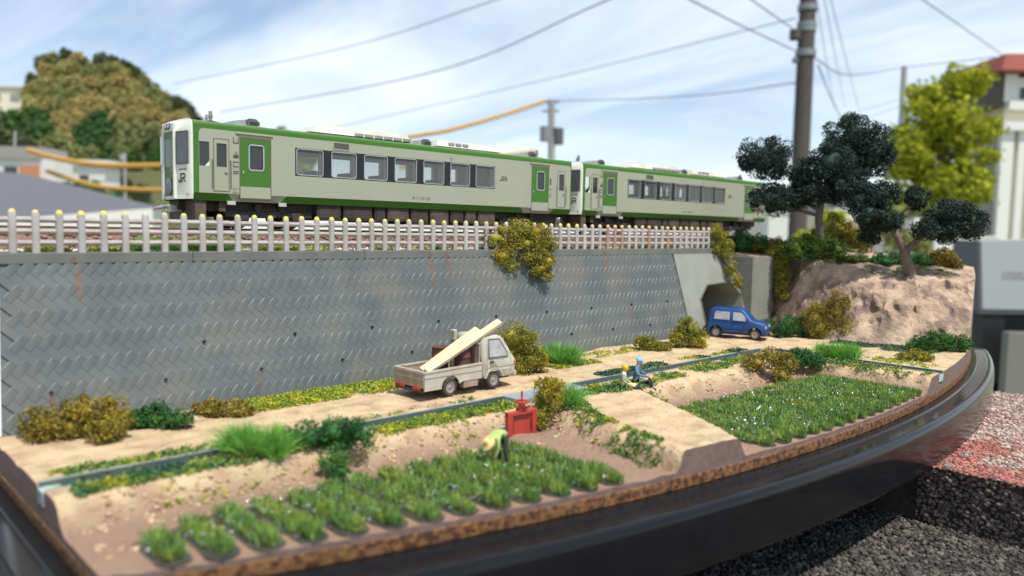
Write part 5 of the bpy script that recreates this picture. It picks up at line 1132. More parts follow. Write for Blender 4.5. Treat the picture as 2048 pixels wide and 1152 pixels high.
# bright grass tufts
def blades(rs, base, lean, length, width, bend=0.35):
    n = len(base); d = lean/np.linalg.norm(lean, axis=1, keepdims=True)
    side = np.cross(d, unit_dirs(rs, n)); side /= np.linalg.norm(side, axis=1, keepdims=True)
    L_ = np.broadcast_to(length, n)[:, None]; wv = side*np.broadcast_to(width, n)[:, None]*0.5
    hor = d.copy(); hor[:, 2] = -0.25; mid = base + d*L_*0.55; tip = base + d*L_*0.95 + hor*L_*bend*rs.uniform(0.1, 1, (n, 1))
    V = np.stack([base-wv, base+wv, mid+wv*.8, mid-wv*.8, tip], 1).reshape(-1, 3); i = 5*np.arange(n)[:, None]
    F = np.concatenate([i+np.array([0, 1, 2]), i+np.array([0, 2, 3]), i+np.array([3, 2, 4])], 1).reshape(-1, 3); return V, F
def tuft(pos, w_, h, n, label, seed, width=0.022, yaw=-43.8):
    rs = np.random.RandomState(seed); k = max(2, int(w_/0.5)); c = np.column_stack([np.linspace(-.5, .5, k)*w_*0.55, rs.uniform(-.12, .12, k)])
    a = rs.randint(0, k, n); b = np.column_stack([c[a, 0]+rs.normal(0, .10, n), c[a, 1]+rs.normal(0, .09, n), np.zeros(n)])
    ang = rs.uniform(0, 2*PI, n); sp = np.abs(rs.normal(0, .7, n)); lean = np.column_stack([np.cos(ang)*sp, np.sin(ang)*sp, np.ones(n)])
    V, F = blades(rs, b, lean, h*rs.uniform(.6, 1.12, n), width)
    ca, sa = math.cos(R(yaw)), math.sin(R(yaw)); V = np.column_stack([V[:, 0]*ca-V[:, 1]*sa, V[:, 0]*sa+V[:, 1]*ca, V[:, 2]])
    o = np_obj('grass_tuft', V, F, M['tuft']); o.location = pos; return tag(o, label, 'grass tuft', 'bright green grass tufts')
tuft((-2.35, -9.55, -5.45), 1.75, 0.98, 1700, 'bright green grass tuft beside the dark shrub in the near verge', 51)
tuft((12.9, -5.5, -5.42), 1.8, 1.1, 1500, 'bright green grass tuft at the wall foot right of the tall olive shrub', 52)
tuft((7.5, -10.55, -5.5), 1.2, 0.95, 800, 'bright green grass tuft behind the shrub by the red gate', 53)
tuft((24.2, -12.2, -5.42), 2.6, 0.85, 1600, 'bright green grass tuft over the channel at the far paddy corner', 54, .028)
tuft((-0.9, -1.6, -0.78), 5.4, 0.55, 4200, 'bright green grass patch behind the fence in front of the train nose', 55, yaw=0)

# low ground cover scattered along verges, banks and wall foot
def cover(name, pts, m, seed, leaf=0.075, per=9, r=0.13, h=0.09):
    rs = np.random.RandomState(seed); n = len(pts); pk = np.repeat(np.arange(n), per); s = rs.uniform(.6, 1.5, n)[pk]
    a = rs.uniform(0, 2*PI, len(pk)); rr = np.sqrt(rs.rand(len(pk)))*r*s
    C_ = np.asarray(pts)[pk] + np.column_stack([np.cos(a)*rr, np.sin(a)*rr, rs.rand(len(pk))*h*s*(1-(rr/(r*1.6*s))**2)])
    V, F = flakes(rs, C_, leaf, .8); o = np_obj(name, V, F, m); o['kind'] = 'stuff'; return o
def strip(rs, n, x0, x1, ya, yb, thr=0.45, seed=0, sc=0.9):
    x = rs.uniform(x0, x1, n); t = rs.rand(n); y = (ya(x) if callable(ya) else ya)*(1-t) + (yb(x) if callable(yb) else yb)*t
    keep = vnoise(x*sc, y*sc*2, seed) > thr*rs.uniform(.75, 1.25, n); x, y = x[keep], y[keep]
    return np.column_stack([x, y, ground_z(x, y)])
rs = np.random.RandomState(70)
g = [strip(rs, 3600, -0.4, 9.0, -5.35, -4.2, .17, 1), strip(rs, 260, 11.5, 19.0, -5.3, -4.3, .42, 2), strip(rs, 900, 1.2, 6.2, -9.95, -9.3, .18, 3), strip(rs, 170, -6.4, -2.2, -8.5, -7.9, .55, 5), strip(rs, 140, 17.5, 23, -8.4, -7.9, .5, 6), strip(rs, 160, 24.7, 26.2, -16.0, -11, .4, 7), strip(rs, 200, -6.3, 4.0, -10.5, -9.8, .55, 8)]
cover('verge_weeds', np.concatenate(g), M['weed_yellow'], 71)
g = [strip(rs, 1500, -6.3, 6.0, -9.95, -9.25, .24, 11), strip(rs, 700, 8.3, 12.0, -10.6, -9.3, .28, 12), strip(rs, 900, 12.0, 21.5, -10.4, -9.25, .38, 13), strip(rs, 500, 22.3, 23.8, -16.4, -10.0, .36, 14), strip(rs, 900, 12.0, 14.6, -6.3, -4.4, .25, 15), strip(rs, 220, -6.2, -1, -8.55, -8.0, .5, 16), strip(rs, 320, 4, 6, -9.9, -9.25, .3, 17), strip(rs, 140, 1.5, 7, -8.55, -8.1, .5, 18)]
cover('verge_weeds', np.concatenate(g), M['weed_green'], 72)
g = [strip(rs, 900, -6.3, -0.2, -9.9, -9.25, .34, 21), strip(rs, 620, 12.3, 16.5, -8.55, -7.9, .30, 22), strip(rs, 420, 19.0, 23, -8.5, -8.0, .40, 23), strip(rs, 300, 10.6, 12.6, -10.6, -9.9, .3, 24), strip(rs, 900, 28.6, 31, -14.6, -9.5, .32, 25), strip(rs, 300, 22.5, 23.8, -15, -10.2, .4, 26)]
cover('verge_weeds', np.concatenate(g), M['weed_teal'], 73)
# weeds down both sides of the field path
t = rs.rand(420); y = -10.6 - t*4.9; x = path_l(y) + 0.1 - rs.rand(420)**1.5*0.8; k_ = vnoise(x*2, y*2, 31) > .42; x, y = x[k_], y[k_]
cover('path_weeds', np.column_stack([x, y, ground_z(x, y)]), M['weed_green'], 74, r=.08)
t = rs.rand(330); y = -11.0 - t*5.0; x = path_r(y) + 0.1 + rs.rand(330)*0.5; k_ = vnoise(x*2, y*2, 32) > .3; x, y = x[k_], y[k_]
cover('path_weeds', np.column_stack([x, y, ground_z(x, y)]), M['weed_green'], 75, r=.1)
x = rs.uniform(LX, 31, 2000); y = rs.uniform(-2.1, -1.4, 2000); k_ = vnoise(x*1.2, y, 41) > .42; x, y = x[k_], y[k_]
cover('trackside_weeds', np.column_stack([x, y, bed_z(x, y)+.02]), M['weed_yellow'], 76, r=.12, h=.14)
x = rs.uniform(33, 40, 700); y = rs.uniform(-13.5, -5, 700); k_ = vnoise(x*.8, y*.8, 42) > .5; x, y = x[k_], y[k_]
cover('hill_weeds', np.column_stack([x, y, hill_z(x, y)]), M['weed_green'], 77)

# rice: every row a thing of its own, standing on its dark mat
def ordinal(i): return ['first', 'second', 'third', 'fourth', 'fifth', 'sixth', 'seventh', 'eighth', 'ninth', 'tenth', 'eleventh', 'twelfth', 'thirteenth', 'fourteenth', 'fifteenth', 'sixteenth', 'seventeenth'][i]
def rice_row(x, y0, y1, lean, seed, label, group, dens=1.0):
    rs = np.random.RandomState(seed); ln = y1-y0; z = MUD+0.02
    o = empty('rice_row', (x, y0, z), 0, label, 'rice row', group)
    # mat with a rounded end towards the viewer
    W_ = .32; poly = [(W_*math.cos(a), W_*.9*math.sin(a)) for a in (PI+PI*i/8 for i in range(9))]+[(W_+lean*ln, ln), (-W_+lean*ln, ln)]
    mb = MB(); mb.prism(poly, -.08, .012, 'xy'); mb.build('row_mat', M['row_mat'], o)
    n = int(330*ln*dens); t = rs.uniform(-.07, 1, n); u = rs.uniform(-.8, 1, n)*.27*np.where(t < 0.02, .6, 1); 
    b = np.column_stack([u+lean*ln*t, t*ln, np.full(n, .04)]); lv = np.column_stack([rs.normal(0, .26, n), rs.normal(0, .26, n), np.ones(n)])
    hgt = (.30 if x < 8.5 else .245)*rs.uniform(.55, 1.15, n)*(0.8+0.5*vnoise(t*ln*1.5+x, np.full(n, x), seed))
    V, F = blades(rs, b, lv, hgt, .030, .3); np_obj('rice_plants', V, F, M['rice'], o)
    k = int(24*ln); t = rs.rand(k)
    pts = np.column_stack([rs.uniform(-.32, .32, k)+lean*ln*t, t*ln, rs.uniform(.05, .22, k)])
    sz = rs.uniform(.008, .024, k)*np.where(rs.rand(k) < .16, 2.0, 1)
    vs = []; fs = []
    S_ = [(math.sin(PI*i/5)*math.cos(2*PI*j/7), math.sin(PI*i/5)*math.sin(2*PI*j/7), math.cos(PI*i/5)) for i in range(6) for j in range(7)]
    S_ = np.array(S_); SF = np.array([(i*7+j, (i+1)*7+j, (i+1)*7+(j+1) % 7, i*7+(j+1) % 7) for i in range(5) for j in range(7)])
    V = (S_[None]*sz[:, None, None]+pts[:, None]).reshape(-1, 3); F = (SF[None]+42*np.arange(k)[:, None, None]).reshape(-1, 4)
    d = np_obj('glint_beads', V, F, M['glint_metal'], o, smooth=True); d['kind'] = 'stuff'  # silvery beads added among the blades to catch sun glints
n1 = 13
for i in range(n1):
    x = -5.55 + i*0.80; back = -11.3 - 0.03*i - (0.5 if i == 0 else 0.25 if i == 1 else 0); front = float(arc(x)) + 0.30
    xm = path_lb(front)-0.9
    if x > xm: front = min(front + (x-xm)*2.0, back-0.8)
    rice_row(x, front, back, 0.0, 100+i, f'{ordinal(i)} rice row from the left end of the near paddy', 'rice rows in the near paddy')
for i in range(15):
    x = 10.15 + i*0.80; back = -12.1 - 0.035*i; front = float(arc(x)) + 0.34
    xr = path_r(back)+0.5
    if x < xr: back = max(front+0.9, -11.0-(xr - x)/0.555*1.0-1.0)
    rice_row(x, front, min(back, -12.0), 0.0, 140+i, f'{ordinal(i)} rice row from the path in the far paddy', 'rice rows in the far paddy', 1.15)

# crumbs of earth lying on the road, path and banks
x = rs.uniform(LX+.1, 30, 9000); y = rs.uniform(-16, -4.3, 9000); k_ = (y > arc(x)+.3) & (vnoise(x*1.5, y*1.5, 88)+rs.uniform(-.25, .25, 9000) > .55)
x, y = x[k_], y[k_]; pebbles('soil_crumbs', np.column_stack([x, y, ground_z(x, y)]), rs.uniform(.012, .04, len(x)), M['sand'], 89, .7)
x = rs.uniform(LX+.3, 23.5, 7000); y = rs.uniform(-12.2, -9.6, 7000); zz = ground_z(x, y)
k_ = (zz < ROAD-.07) & (zz > MUD+.0) & (vnoise(x*1.8, y*1.8, 97)+rs.uniform(-.2, .2, 7000) > .52)
pebbles('soil_clods', np.column_stack([x, y, zz+.005])[k_], rs.uniform(.02, .07, int(k_.sum())), mat('clod', (0.52, 0.385, 0.235), .95, (0.38, 0.275, 0.17), 3, island=.3), 98, .65)

# ------------------------------------------------------------------ what the diorama stands on
sl = MB(); sl.prism([(19.4, -40), (36.7, -40), (36.7, 40), (-14, 40), (-14, -5), (19.4, -5)], -16.0, -8.07, 'xy', 0, 1)
o = sl.build('terrace_slab', [mat('red_aggregate', (0.36, 0.125, 0.095), 0.9, (0.26, 0.085, 0.065), 2.5, bump=1, bscale=8, bdist=.08, col3=(0.40, 0.31, 0.27), scale3=0.25, ramp3=(0.42, 0.6)), mat('slab_side_shaded', (0.055, 0.045, 0.04), .95, (0.03, 0.026, 0.024), 3, bump=1, bscale=8, bdist=.08)]); o['kind'] = 'structure'  # slab sides near black: the shade below the base is in their colour
rs = np.random.RandomState(90)
n = 13000; x = rs.uniform(19.2, 36.8, n); y = rs.uniform(-26, -14.5, n)
mk = vnoise(x*.5, y*.5, 91)*.5+vnoise(x*3, y*3, 96)*.6 + (x-23)*.06 > .62
pebbles('aggregate', np.column_stack([x, y, np.full(n, -8.06)])[mk], .085, mat('pebble_pale', (0.42, 0.33, 0.28), .85, (0.26, 0.19, 0.16), 2, island=.6), 92, .6)
pebbles('aggregate', np.column_stack([x, y, np.full(n, -8.06)])[~mk], .08, mat('pebble_red', (0.36, 0.125, 0.095), .85, (0.24, 0.09, 0.07), 2, island=.5), 93, .6)
M_pg = mat('pebble_grey', (0.105, 0.092, 0.077), .85, (0.03, 0.026, 0.022), 2.5, island=.7)  # dark grey gravel, tone varying from stone to stone
n = 3000; x = np.full(n, 19.38)+rs.uniform(-.05, .02, n); y = rs.uniform(-32, -17.5, n); z = rs.uniform(-10.2, -8.05, n)
pebbles('aggregate', np.column_stack([x, y, z]), .09, mat('pebble_riser_shaded', (0.17, 0.125, 0.105), .85, (0.09, 0.07, 0.06), 2, island=.5), 95, .9)  # riser pebbles darkened, the unlit face's shade put into their colour
gs = MB(); gs.box(-60, -70, -60, 36.5, 45, -10.22); o = gs.build('garden_soil', mat('garden_soil', (0.05, 0.045, 0.04), .95, (0.025, 0.022, 0.02), 2.5, bump=1, bscale=7, bdist=.1)); o['kind'] = 'structure'
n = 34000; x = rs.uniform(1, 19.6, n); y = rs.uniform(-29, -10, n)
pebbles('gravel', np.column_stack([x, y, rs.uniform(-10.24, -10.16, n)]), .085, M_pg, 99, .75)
GZ = -450.0
gd = MB(); K = 48; gd.add([(0, 0, GZ)]+[(60000*math.cos(2*PI*i/K), 60000*math.sin(2*PI*i/K), GZ) for i in range(K)], [(0, 1+i, 1+(i+1) % K) for i in range(K)])
o = gd.build('town_ground', mat('town_ground', (0.26, 0.26, 0.22), .95, (0.12, 0.17, 0.07), .002)); o['kind'] = 'structure'

# ------------------------------------------------------------------ the real town behind
VR = R(-43.8)
for k_, c_, r_ in (('slate', (0.115, 0.115, 0.13), .8), ('house_white', (0.72, 0.70, 0.64), .8), ('house_cream', (0.85, 0.77, 0.58), .8), ('house_grey', (0.33, 0.31, 0.29), .8), ('tile_red', (0.50, 0.13, 0.10), .7), ('wood_dark', (0.10, 0.085, 0.07), .8),
                   ('orange_tile', (0.55, 0.24, 0.12), .8), ('pane_dark', (0.05, 0.055, 0.065), .2), ('trim_white', (0.82, 0.80, 0.74), .7), ('pole_concrete', (0.075, 0.064, 0.055), .85), ('pole_pale', (0.33, 0.33, 0.31), .8), ('cable', (0.16, 0.16, 0.17), .7), ('sleeve', (0.55, 0.30, 0.05), .6), ('steel', (0.24, 0.25, 0.26), .6),
                   ('box_grey', (0.40, 0.41, 0.42), .45), ('box_black', (0.008, 0.008, 0.01), .6), ('wall_grey', (0.20, 0.185, 0.165), .85), ('road_pink', (0.36, 0.29, 0.28), .9)): flat(k_, c_, r_)
def rough_house(name, anchor, s, parts, label, cat='house'):
    # parts: (name, x0, z0, x1, z1, y0, y1, material) measured from the anchor in picture units times s
    e = empty(name, anchor, VR, label, cat); made = {}
    for nm, x0, z0, x1, z1, y0, y1, m in parts:
        par = e
        if nm == 'pane' and 'window' in made: par = made['window']
        made[nm] = MB().box(x0*s, y0*s, z0*s, x1*s, y1*s, z1*s).build(nm, M[m], par)
    return e
# house on the right with red roof and pale columns
s = 2500/1545
e = rough_house('pale_house', (2879.54, 674.673, -6.051), s, [('wall', -18, -420, 160, 318, 8, 160, 'house_cream'), ('column', -28, -60, -4, 215, -6, 8, 'trim_white'), ('column', 6, -60, 20, 215, -6, 8, 'trim_white'), ('column', 40, -60, 60, 215, -6, 8, 'trim_white'),
    ('cornice', -34, 215, 160, 232, -14, 8, 'trim_white'), ('cornice', -20, 256, 160, 272, -10, 8, 'trim_white'), ('side_wall', -58, 262, -26, 330, 0, 120, 'wood_dark'), ('wall', -26, 272, 0, 326, 0, 9, 'trim_white'),
    ('window', 0, 274, 70, 320, 2, 12, 'trim_white'), ('pane', 6, 278, 66, 300, 0.5, 2, 'pane_dark'), ('side_wall', -40, -300, -28, 215, 8, 60, 'house_grey')], 'pale house with white columns and a red roof at the right edge')
mb = MB(); mb.prism([(-52*s, 328*s), (200*s, 328*s), (200*s, 362*s), (-46*s, 358*s)], -30*s, 200*s, 'xz'); mb.build('roof', M['tile_red'], e)
# left: roofs and houses below the wooded hill
s = 4000/1545
rough_house('white_house', (930.739, 4650.085, 202.034), s, [('wall', -60, -90, 70, 42, 0, 80, 'house_white'), ('roof', -70, 42, 45, 66, -6, 90, 'house_grey'), ('window', -30, 8, -5, 26, -2, 1, 'pane_dark'), ('balcony', 5, -10, 40, 28, -10, 0, 'orange_tile')], 'white house with a grey roof and orange front at the left edge')
rough_house('small_white_house', (1037.567, 3987.249, 159.329), 3600/1545, [('wall', -14, -90, 50, 40, 0, 60, 'house_white'), ('roof', -24, 40, 60, 52, -6, 66, 'house_white'), ('window', 0, 5, 18, 22, -2, 1, 'pane_dark')], 'small plain white house between the cables left of the train')
rough_house('apartment_block', (1689.584, 8866.456, 957.015), 7500/1545, [('wall', -80, -250, 36, 64, 0, 120, 'house_cream'), ('roof', -84, 64, 40, 68, -4, 124, 'house_white'), ('window', 8, 40, 26, 52, -2, 1, 'house_grey'), ('window', -30, 40, -12, 52, -2, 1, 'house_grey')], 'distant cream apartment block on the hill at the left edge', 'building')
RL = [(304.868, 2184.607, 121.807), (420.489, 2015.907, 100.799), (502.2, 1457.04, 25.328), (204.818, 1502.424, -8.102), (839.31, 2358.166, 39.929), (420.257, 3031.937, -16.403)]
c0 = Vector(RL[3]); e = empty('slate_house', c0, 0, 'large dark slate roof of a neighbouring house behind the fence end', 'house')
V = [Vector(p)-c0 for p in RL]; mb = MB(); mb.add(V, [(3, 2, 1, 0), (2, 4, 1), (0, 1, 4, 5)]); mb.build('roof', M['slate'], e)
lo = [Vector((v.x, v.y, GZ-c0.z)) for v in V]; sh = lambda v: v*1.0
mb = MB(); mb.add([V[3]*.98, V[2]*.98, V[4]*.98, V[5]*.98, lo[3], lo[2], lo[4], lo[5]], [(0, 1, 5, 4), (1, 2, 6, 5), (2, 3, 7, 6), (3, 0, 4, 7)]); mb.build('wall', M['house_white'], e)
rough_house('grey_house', (9270.907, 4292.195, 176.32), 9500/1545, [('wall', -180, -150, 200, 42, 0, 120, 'house_grey'), ('roof', -190, 42, 210, 60, -12, 130, 'wood_dark'), ('window', 30, 0, 60, 28, -2, 1, 'pane_dark')], 'grey brown house behind the dark trees and the pole')
rough_house('white_shed', (7560.15, 3839.202, 90.451), 8000/1545, [('wall', -28, -300, 26, 24, 0, 50, 'house_white'), ('roof', -30, 24, 28, 27, -3, 53, 'house_white')], 'plain white shed behind the tail of the train', 'shed')
rough_house('white_outbuilding', (8250.104, 3462.767, 158.823), 8200/1545, [('wall', -26, -300, 24, 20, 0, 50, 'house_white'), ('roof', -28, 20, 26, 23, -3, 53, 'trim_white')], 'white outbuilding glimpsed between the two dark trees', 'shed')
rough_house('garden_wall', (1656.062, 456.363, -24.672), 1.0, [('wall', -50, -300, 75, 24, 0, 8, 'house_white'), ('coping', -52, 24, 77, 28, -1, 9, 'trim_white')], 'pale garden wall behind the right hand dark crown', 'wall')
rough_house('garden_wall', (900.607, 1321.333, -10.095), 1.0, [('wall', -260, -300, 330, -2, 0, 8, 'house_white'), ('coping', -262, -2, 332, 1, -1, 9, 'trim_white')], 'long white garden wall glimpsed under the train', 'wall')
# mailbox and pillar close by on the right
s = 300/1545; e = empty('metal_mailbox', (335.095, 55.189, -28.617), VR, 'light grey metal mailbox with a dark underside at the right edge', 'mailbox')
mb = MB(); mb.prism([(-50*s, 6*s), (110*s, 6*s), (110*s, 148*s), (-62*s, 142*s)], 0, 90*s, 'xz'); mb.build('box', M['box_grey'], e)
mb = MB(); mb.box(-54*s, 2*s, -3*s, 112*s, 92*s, 6*s); mb.prism([(-56*s, 4*s), (-50*s, 4*s), (-62*s, 142*s), (-67*s, 142*s)], 1*s, 91*s, 'xz'); mb.build('edge_trim', M['slate'], e)
for k_, (a, b) in enumerate(((-15, -7), (-4, 3), (5, 12), (14, 20), (22, 30), (32, 39))):
    mb = MB(); z0 = 66
    mb.box(a*s, -.4*s, z0*s, (a+2.2)*s, 0, (z0+15)*s); mb.box((b-2.2)*s, -.4*s, z0*s, b*s, 0, (z0+15)*s); mb.box(a*s, -.4*s, (z0+13)*s, b*s, 0, (z0+15)*s) if k_ % 2 else mb.box(a*s, -.4*s, z0*s, b*s, 0, (z0+2)*s); mb.build('lettering', M['grey_mid'], e)
pl = MB().box(-44*s, 6*s, -440, 0*s, 60*s, -3*s).build('post', M['box_black'], e)
mb = MB(); mb.box(0, 30*s, -440, 110*s, 60*s, -3*s); mb.build('back_plate', M['box_black'], e)
s = 300/1545; o = MB().box(-2*s, 0, -440, 120*s, 20*s, 0).build('stone_wall', M['wall_grey']); o.location = (323.954, 51.282, -35.123); o.rotation_euler = (0, 0, VR); tag(o, 'low grey stone wall under the mailbox at the right edge', 'wall')

# utility poles and cables
def pole(name, p0, p1, r0, r1, m, label, fit=None):
    e = empty(name, p0, 0, label, 'utility pole'); P0 = Vector(p0); P1 = Vector(p1)-P0; dn = P1*((GZ-P0.z)/P1.z)
    MB().tube([dn, P1], [r0, r1], 14).build('shaft', M[m], e)
    for nm, mm, x, z, w_, h in (fit or []):
        c = P1*(z) ; mb = MB(); mb.lathe([(w_, -h/2), (w_, h/2)], c+Vector((x*math.cos(VR), x*math.sin(VR), 0)), (0, 0, 1), 12)
        mb.add([c+Vector((x*math.cos(VR), x*math.sin(VR), 0))+Vector((w_*math.cos(2*PI*i/12), w_*math.sin(2*PI*i/12), h/2)) for i in range(12)], [tuple(range(12))]); mb.build(nm, M[mm], e)
    return e
e = pole('utility_pole', (1748.658, 833.58, 45.163), (1791.116, 854.6, 624.256), 23, 19, 'pole_concrete', 'thick dark concrete utility pole rising behind the trees',
     [('band', 'steel', 0, .845, 23, 14), ('band', 'steel', 0, .775, 23, 12), ('band', 'steel', 0, .66, 24, 16), ('band', 'steel', 0, .755, 22, 10), ('bracket', 'wood_dark', -26, .735, 14, 22), ('bracket', 'steel', -22, .63, 9, 10)])
pole('utility_pole', (3791.592, 1352.032, 213.712), (3836.063, 1370.612, 788.024), 15, 13, 'pole_pale', 'thin pale utility pole left of the yellow green tree')
e = pole('utility_pole', (2328.63, 2184.86, 79.926), (2346.508, 2216.141, 534.163), 17, 14, 'pole_pale', 'pale utility pole with two transformers above the train', [('transformer', 'steel', -26, .69, 22, 60), ('transformer', 'grey_dark', 26, .67, 24, 66)])
mb = MB(); d_ = Vector((2328.63, 2184.86, 79.926)); q = Vector((2319.323, 2241.475, 527.255))-d_; q2 = Vector((2368.715, 2194.248, 528.563))-d_; mb.tube([q, q2], 6, 6); q = Vector((2317.779, 2238.773, 488.026))-d_; q2 = Vector((2367.171, 2191.547, 489.334))-d_; mb.tube([q, q2], 5, 6); mb.build('crossarm', M['steel'], e)
pole('utility_pole', (1253.062, 4052.592, 103.754), (1260.355, 4070.163, 334.181), 8, 7, 'pole_pale', 'slim grey pole in front of the wooded hill', [('lamp', 'pole_pale', -10, .9, 14, 30)])
pole('utility_pole', (947.834, 4895.286, 48.905), (968.615, 4921.016, 477.179), 7, 6, 'pole_pale', 'slim pale pole at the left edge before the houses')
def cable(pts, r, m, label, sag=0.0, name='power_cable', grp=None):
    pts = [Vector(p) for p in pts]; out = []; ext = [pts[0]*2-pts[1]]+pts+[pts[-1]*2-pts[-2]]
    for k in range(1, len(pts)):
        p0, p1, p2, p3 = ext[k-1:k+3]
        for i in range(10):
            t = i/10; out.append(0.5*((2*p1)+(p2-p0)*t+(2*p0-5*p1+4*p2-p3)*t*t+(3*p1-p0-3*p2+p3)*t*t*t)-Vector((0, 0, sag*(p2-p1).length*4*t*(1-t))))
    out.append(pts[-1]); o0 = out[0].copy(); r = r*(.8 if m == 'sleeve' else .46); o = MB().tube([p-o0 for p in out], r, 6).build(name, M[m]); o.location = o0
    return tag(o, label, 'cable', 'overhead cables')
cable([(1214.577, 3305.465, 570.183), (1136.18, 1842.701, 482.14), (1036.882, 1100.542, 448.141)], 2.6, 'cable', 'uppermost thin cable running from the wooded hill to the top edge')
cable([(1267.039, 2962.258, 429.693), (1166.595, 1524.197, 375.033), (1034.093, 819.495, 393.717)], 3.2, 'cable', 'thicker cable crossing the middle of the sky above the leading railcar')
cable([(1752.171, 3050.988, 412.02), (1806.404, 1755.371, 477.942), (1763.544, 868.891, 510.291)], 2.8, 'cable', 'faint cable rising from behind the train roof to the thick pole')
cable([(2346.264, 2215.715, 527.969), (2155.299, 1416.624, 438.842), (1774.143, 856.739, 361.298)], 3.4, 'cable', 'nearly level cable from the transformer pole to the thick pole')
cable([(1072.778, 711.355, 379.059), (1364.5, 781.52, 402.676), (1747.486, 862.075, 432.258)], 3.6, 'cable', 'heavy cable coming down from the top edge to the thick pole')
cable([(1284.639, 721.705, 426.69), (1752.647, 861.892, 476.971)], 3.2, 'cable', 'short steep cable meeting the dark bracket of the thick pole')
cable([(1805.322, 847.615, 425.835), (2633.862, 1107.139, 537.154), (3835.88, 1370.292, 783.378), (3450.375, 897.355, 700.225)], 4.0, 'cable', 'cable sagging right from the thick pole to the thin pale pole')
cable([(1400.682, 468.805, 401.751), (2674.733, 650.18, 528.836)], 2.6, 'cable', 'cable sloping from the top edge down to the red roof')
for i, (a, b) in enumerate(((1632, 1668), (1648, 1690), (1658, 1706))):
    cable([((1374.35, 635.928, 429.066), (1384.827, 625.911, 429.344), (1392.685, 618.397, 429.552))[i], ((3591.146, 1584.503, 591.265), (3628.19, 1549.084, 592.247), (3680.244, 1494.365, 547.218))[i]], 1.9, 'cable', ('left', 'middle', 'right')[i]+' of three thin cables beside the thick pole')
cable([(1806.714, 829.895, 402.483), (2582.577, 1149.029, 468.762), (3414.334, 1466.865, 504.258)], 4.0, 'cable', 'thick drop cable slanting down from the thick pole to the tall tree')
cable([(3678.065, 1499.664, 577.325), (3825.252, 1365.364, 641.553)], 2.2, 'cable', 'upper of two faint cables reaching the thin pale pole'); cable([(3676.42, 1496.785, 535.514), (3820.422, 1366.025, 604.299)], 2.2, 'cable', 'lower of two faint cables reaching the thin pale pole')
cable([(550.303, 2652.988, 205.722), (605.486, 2527.52, 176.935), (688.825, 2376.012, 157.143), (818.853, 2182.167, 160.213), (957.308, 1981.55, 175.559)], 9.5, 'sleeve', 'upper orange cable sleeve hanging before the hill', name='cable_sleeve')
cable([(590.881, 2607.552, 144.534), (624.249, 2503.397, 119.422), (691.456, 2366.694, 93.403), (816.069, 2177.294, 89.465), (954.535, 1976.697, 105.101)], 8.5, 'sleeve', 'lower orange cable sleeve hanging before the houses', name='cable_sleeve')
cable([(1401.185, 2508.381, 246.549), (1729.354, 2369.691, 333.421), (1877.761, 2300.841, 370.824), (2086.601, 2247.147, 442.268), (2319.583, 2227.394, 527.864)], 9.5, 'sleeve', 'orange cable sleeve climbing to the transformer pole', name='cable_sleeve')
cable([(1468.008, 2049.206, 190.211), (1789.662, 2024.391, 243.864), (2073.18, 2035.365, 290.19)], 8, 'sleeve', 'short orange sleeve just above the roof vents', name='cable_sleeve')

# trees of the town
def crown_mesh(name, m, seed, lobes=None, leaf=.2, n=2400):
    lobes = lobes or [(0, 0, 0, .75, .75, .8), (.35, 0, .25, .5, .5, .5), (-.4, .1, .05, .5, .5, .55), (0, -.2, .55, .45, .45, .45), (.1, .1, -.4, .6, .6, .5)]
    V, F = foliage_mesh(lobes, leaf, n, seed, sub=16, subr=.42, core=.5); o = np_obj(name, V, F, M[m]); me = o.data; bpy.data.objects.remove(o); return me
M['far_olive'] = leafmat('far_olive', (0.40, 0.37, 0.12), (0.29, 0.285, 0.10), isl=.3); M['far_ochre'] = leafmat('far_ochre', (0.48, 0.38, 0.14), (0.38, 0.315, 0.12), isl=.3)  # far foliage colours brightened, distance haze put into them
M['far_green'] = leafmat('far_green', (0.09, 0.18, 0.045), (0.055, 0.12, 0.035), isl=.3); M['far_dark'] = leafmat('far_dark', (0.13, 0.145, 0.06), (0.09, 0.105, 0.045), isl=.3); M['far_moss'] = leafmat('far_moss', (0.31, 0.32, 0.11), (0.22, 0.245, 0.095), isl=.3)
M['fresh'] = leafmat('fresh', (0.46, 0.46, 0.03), (0.30, 0.36, 0.03), isl=.35, tr=.25)
KM = {k: crown_mesh('crown', k, 200+i) for i, k in enumerate(('far_olive', 'far_ochre', 'far_green', 'far_dark', 'far_moss'))}
tme = MB().tube([(0, 0, -2.6), (0, 0, -.2)], [.10, .06], 6).build('trunk', M['trunk']); tmesh = tme.data; bpy.data.objects.remove(tme)
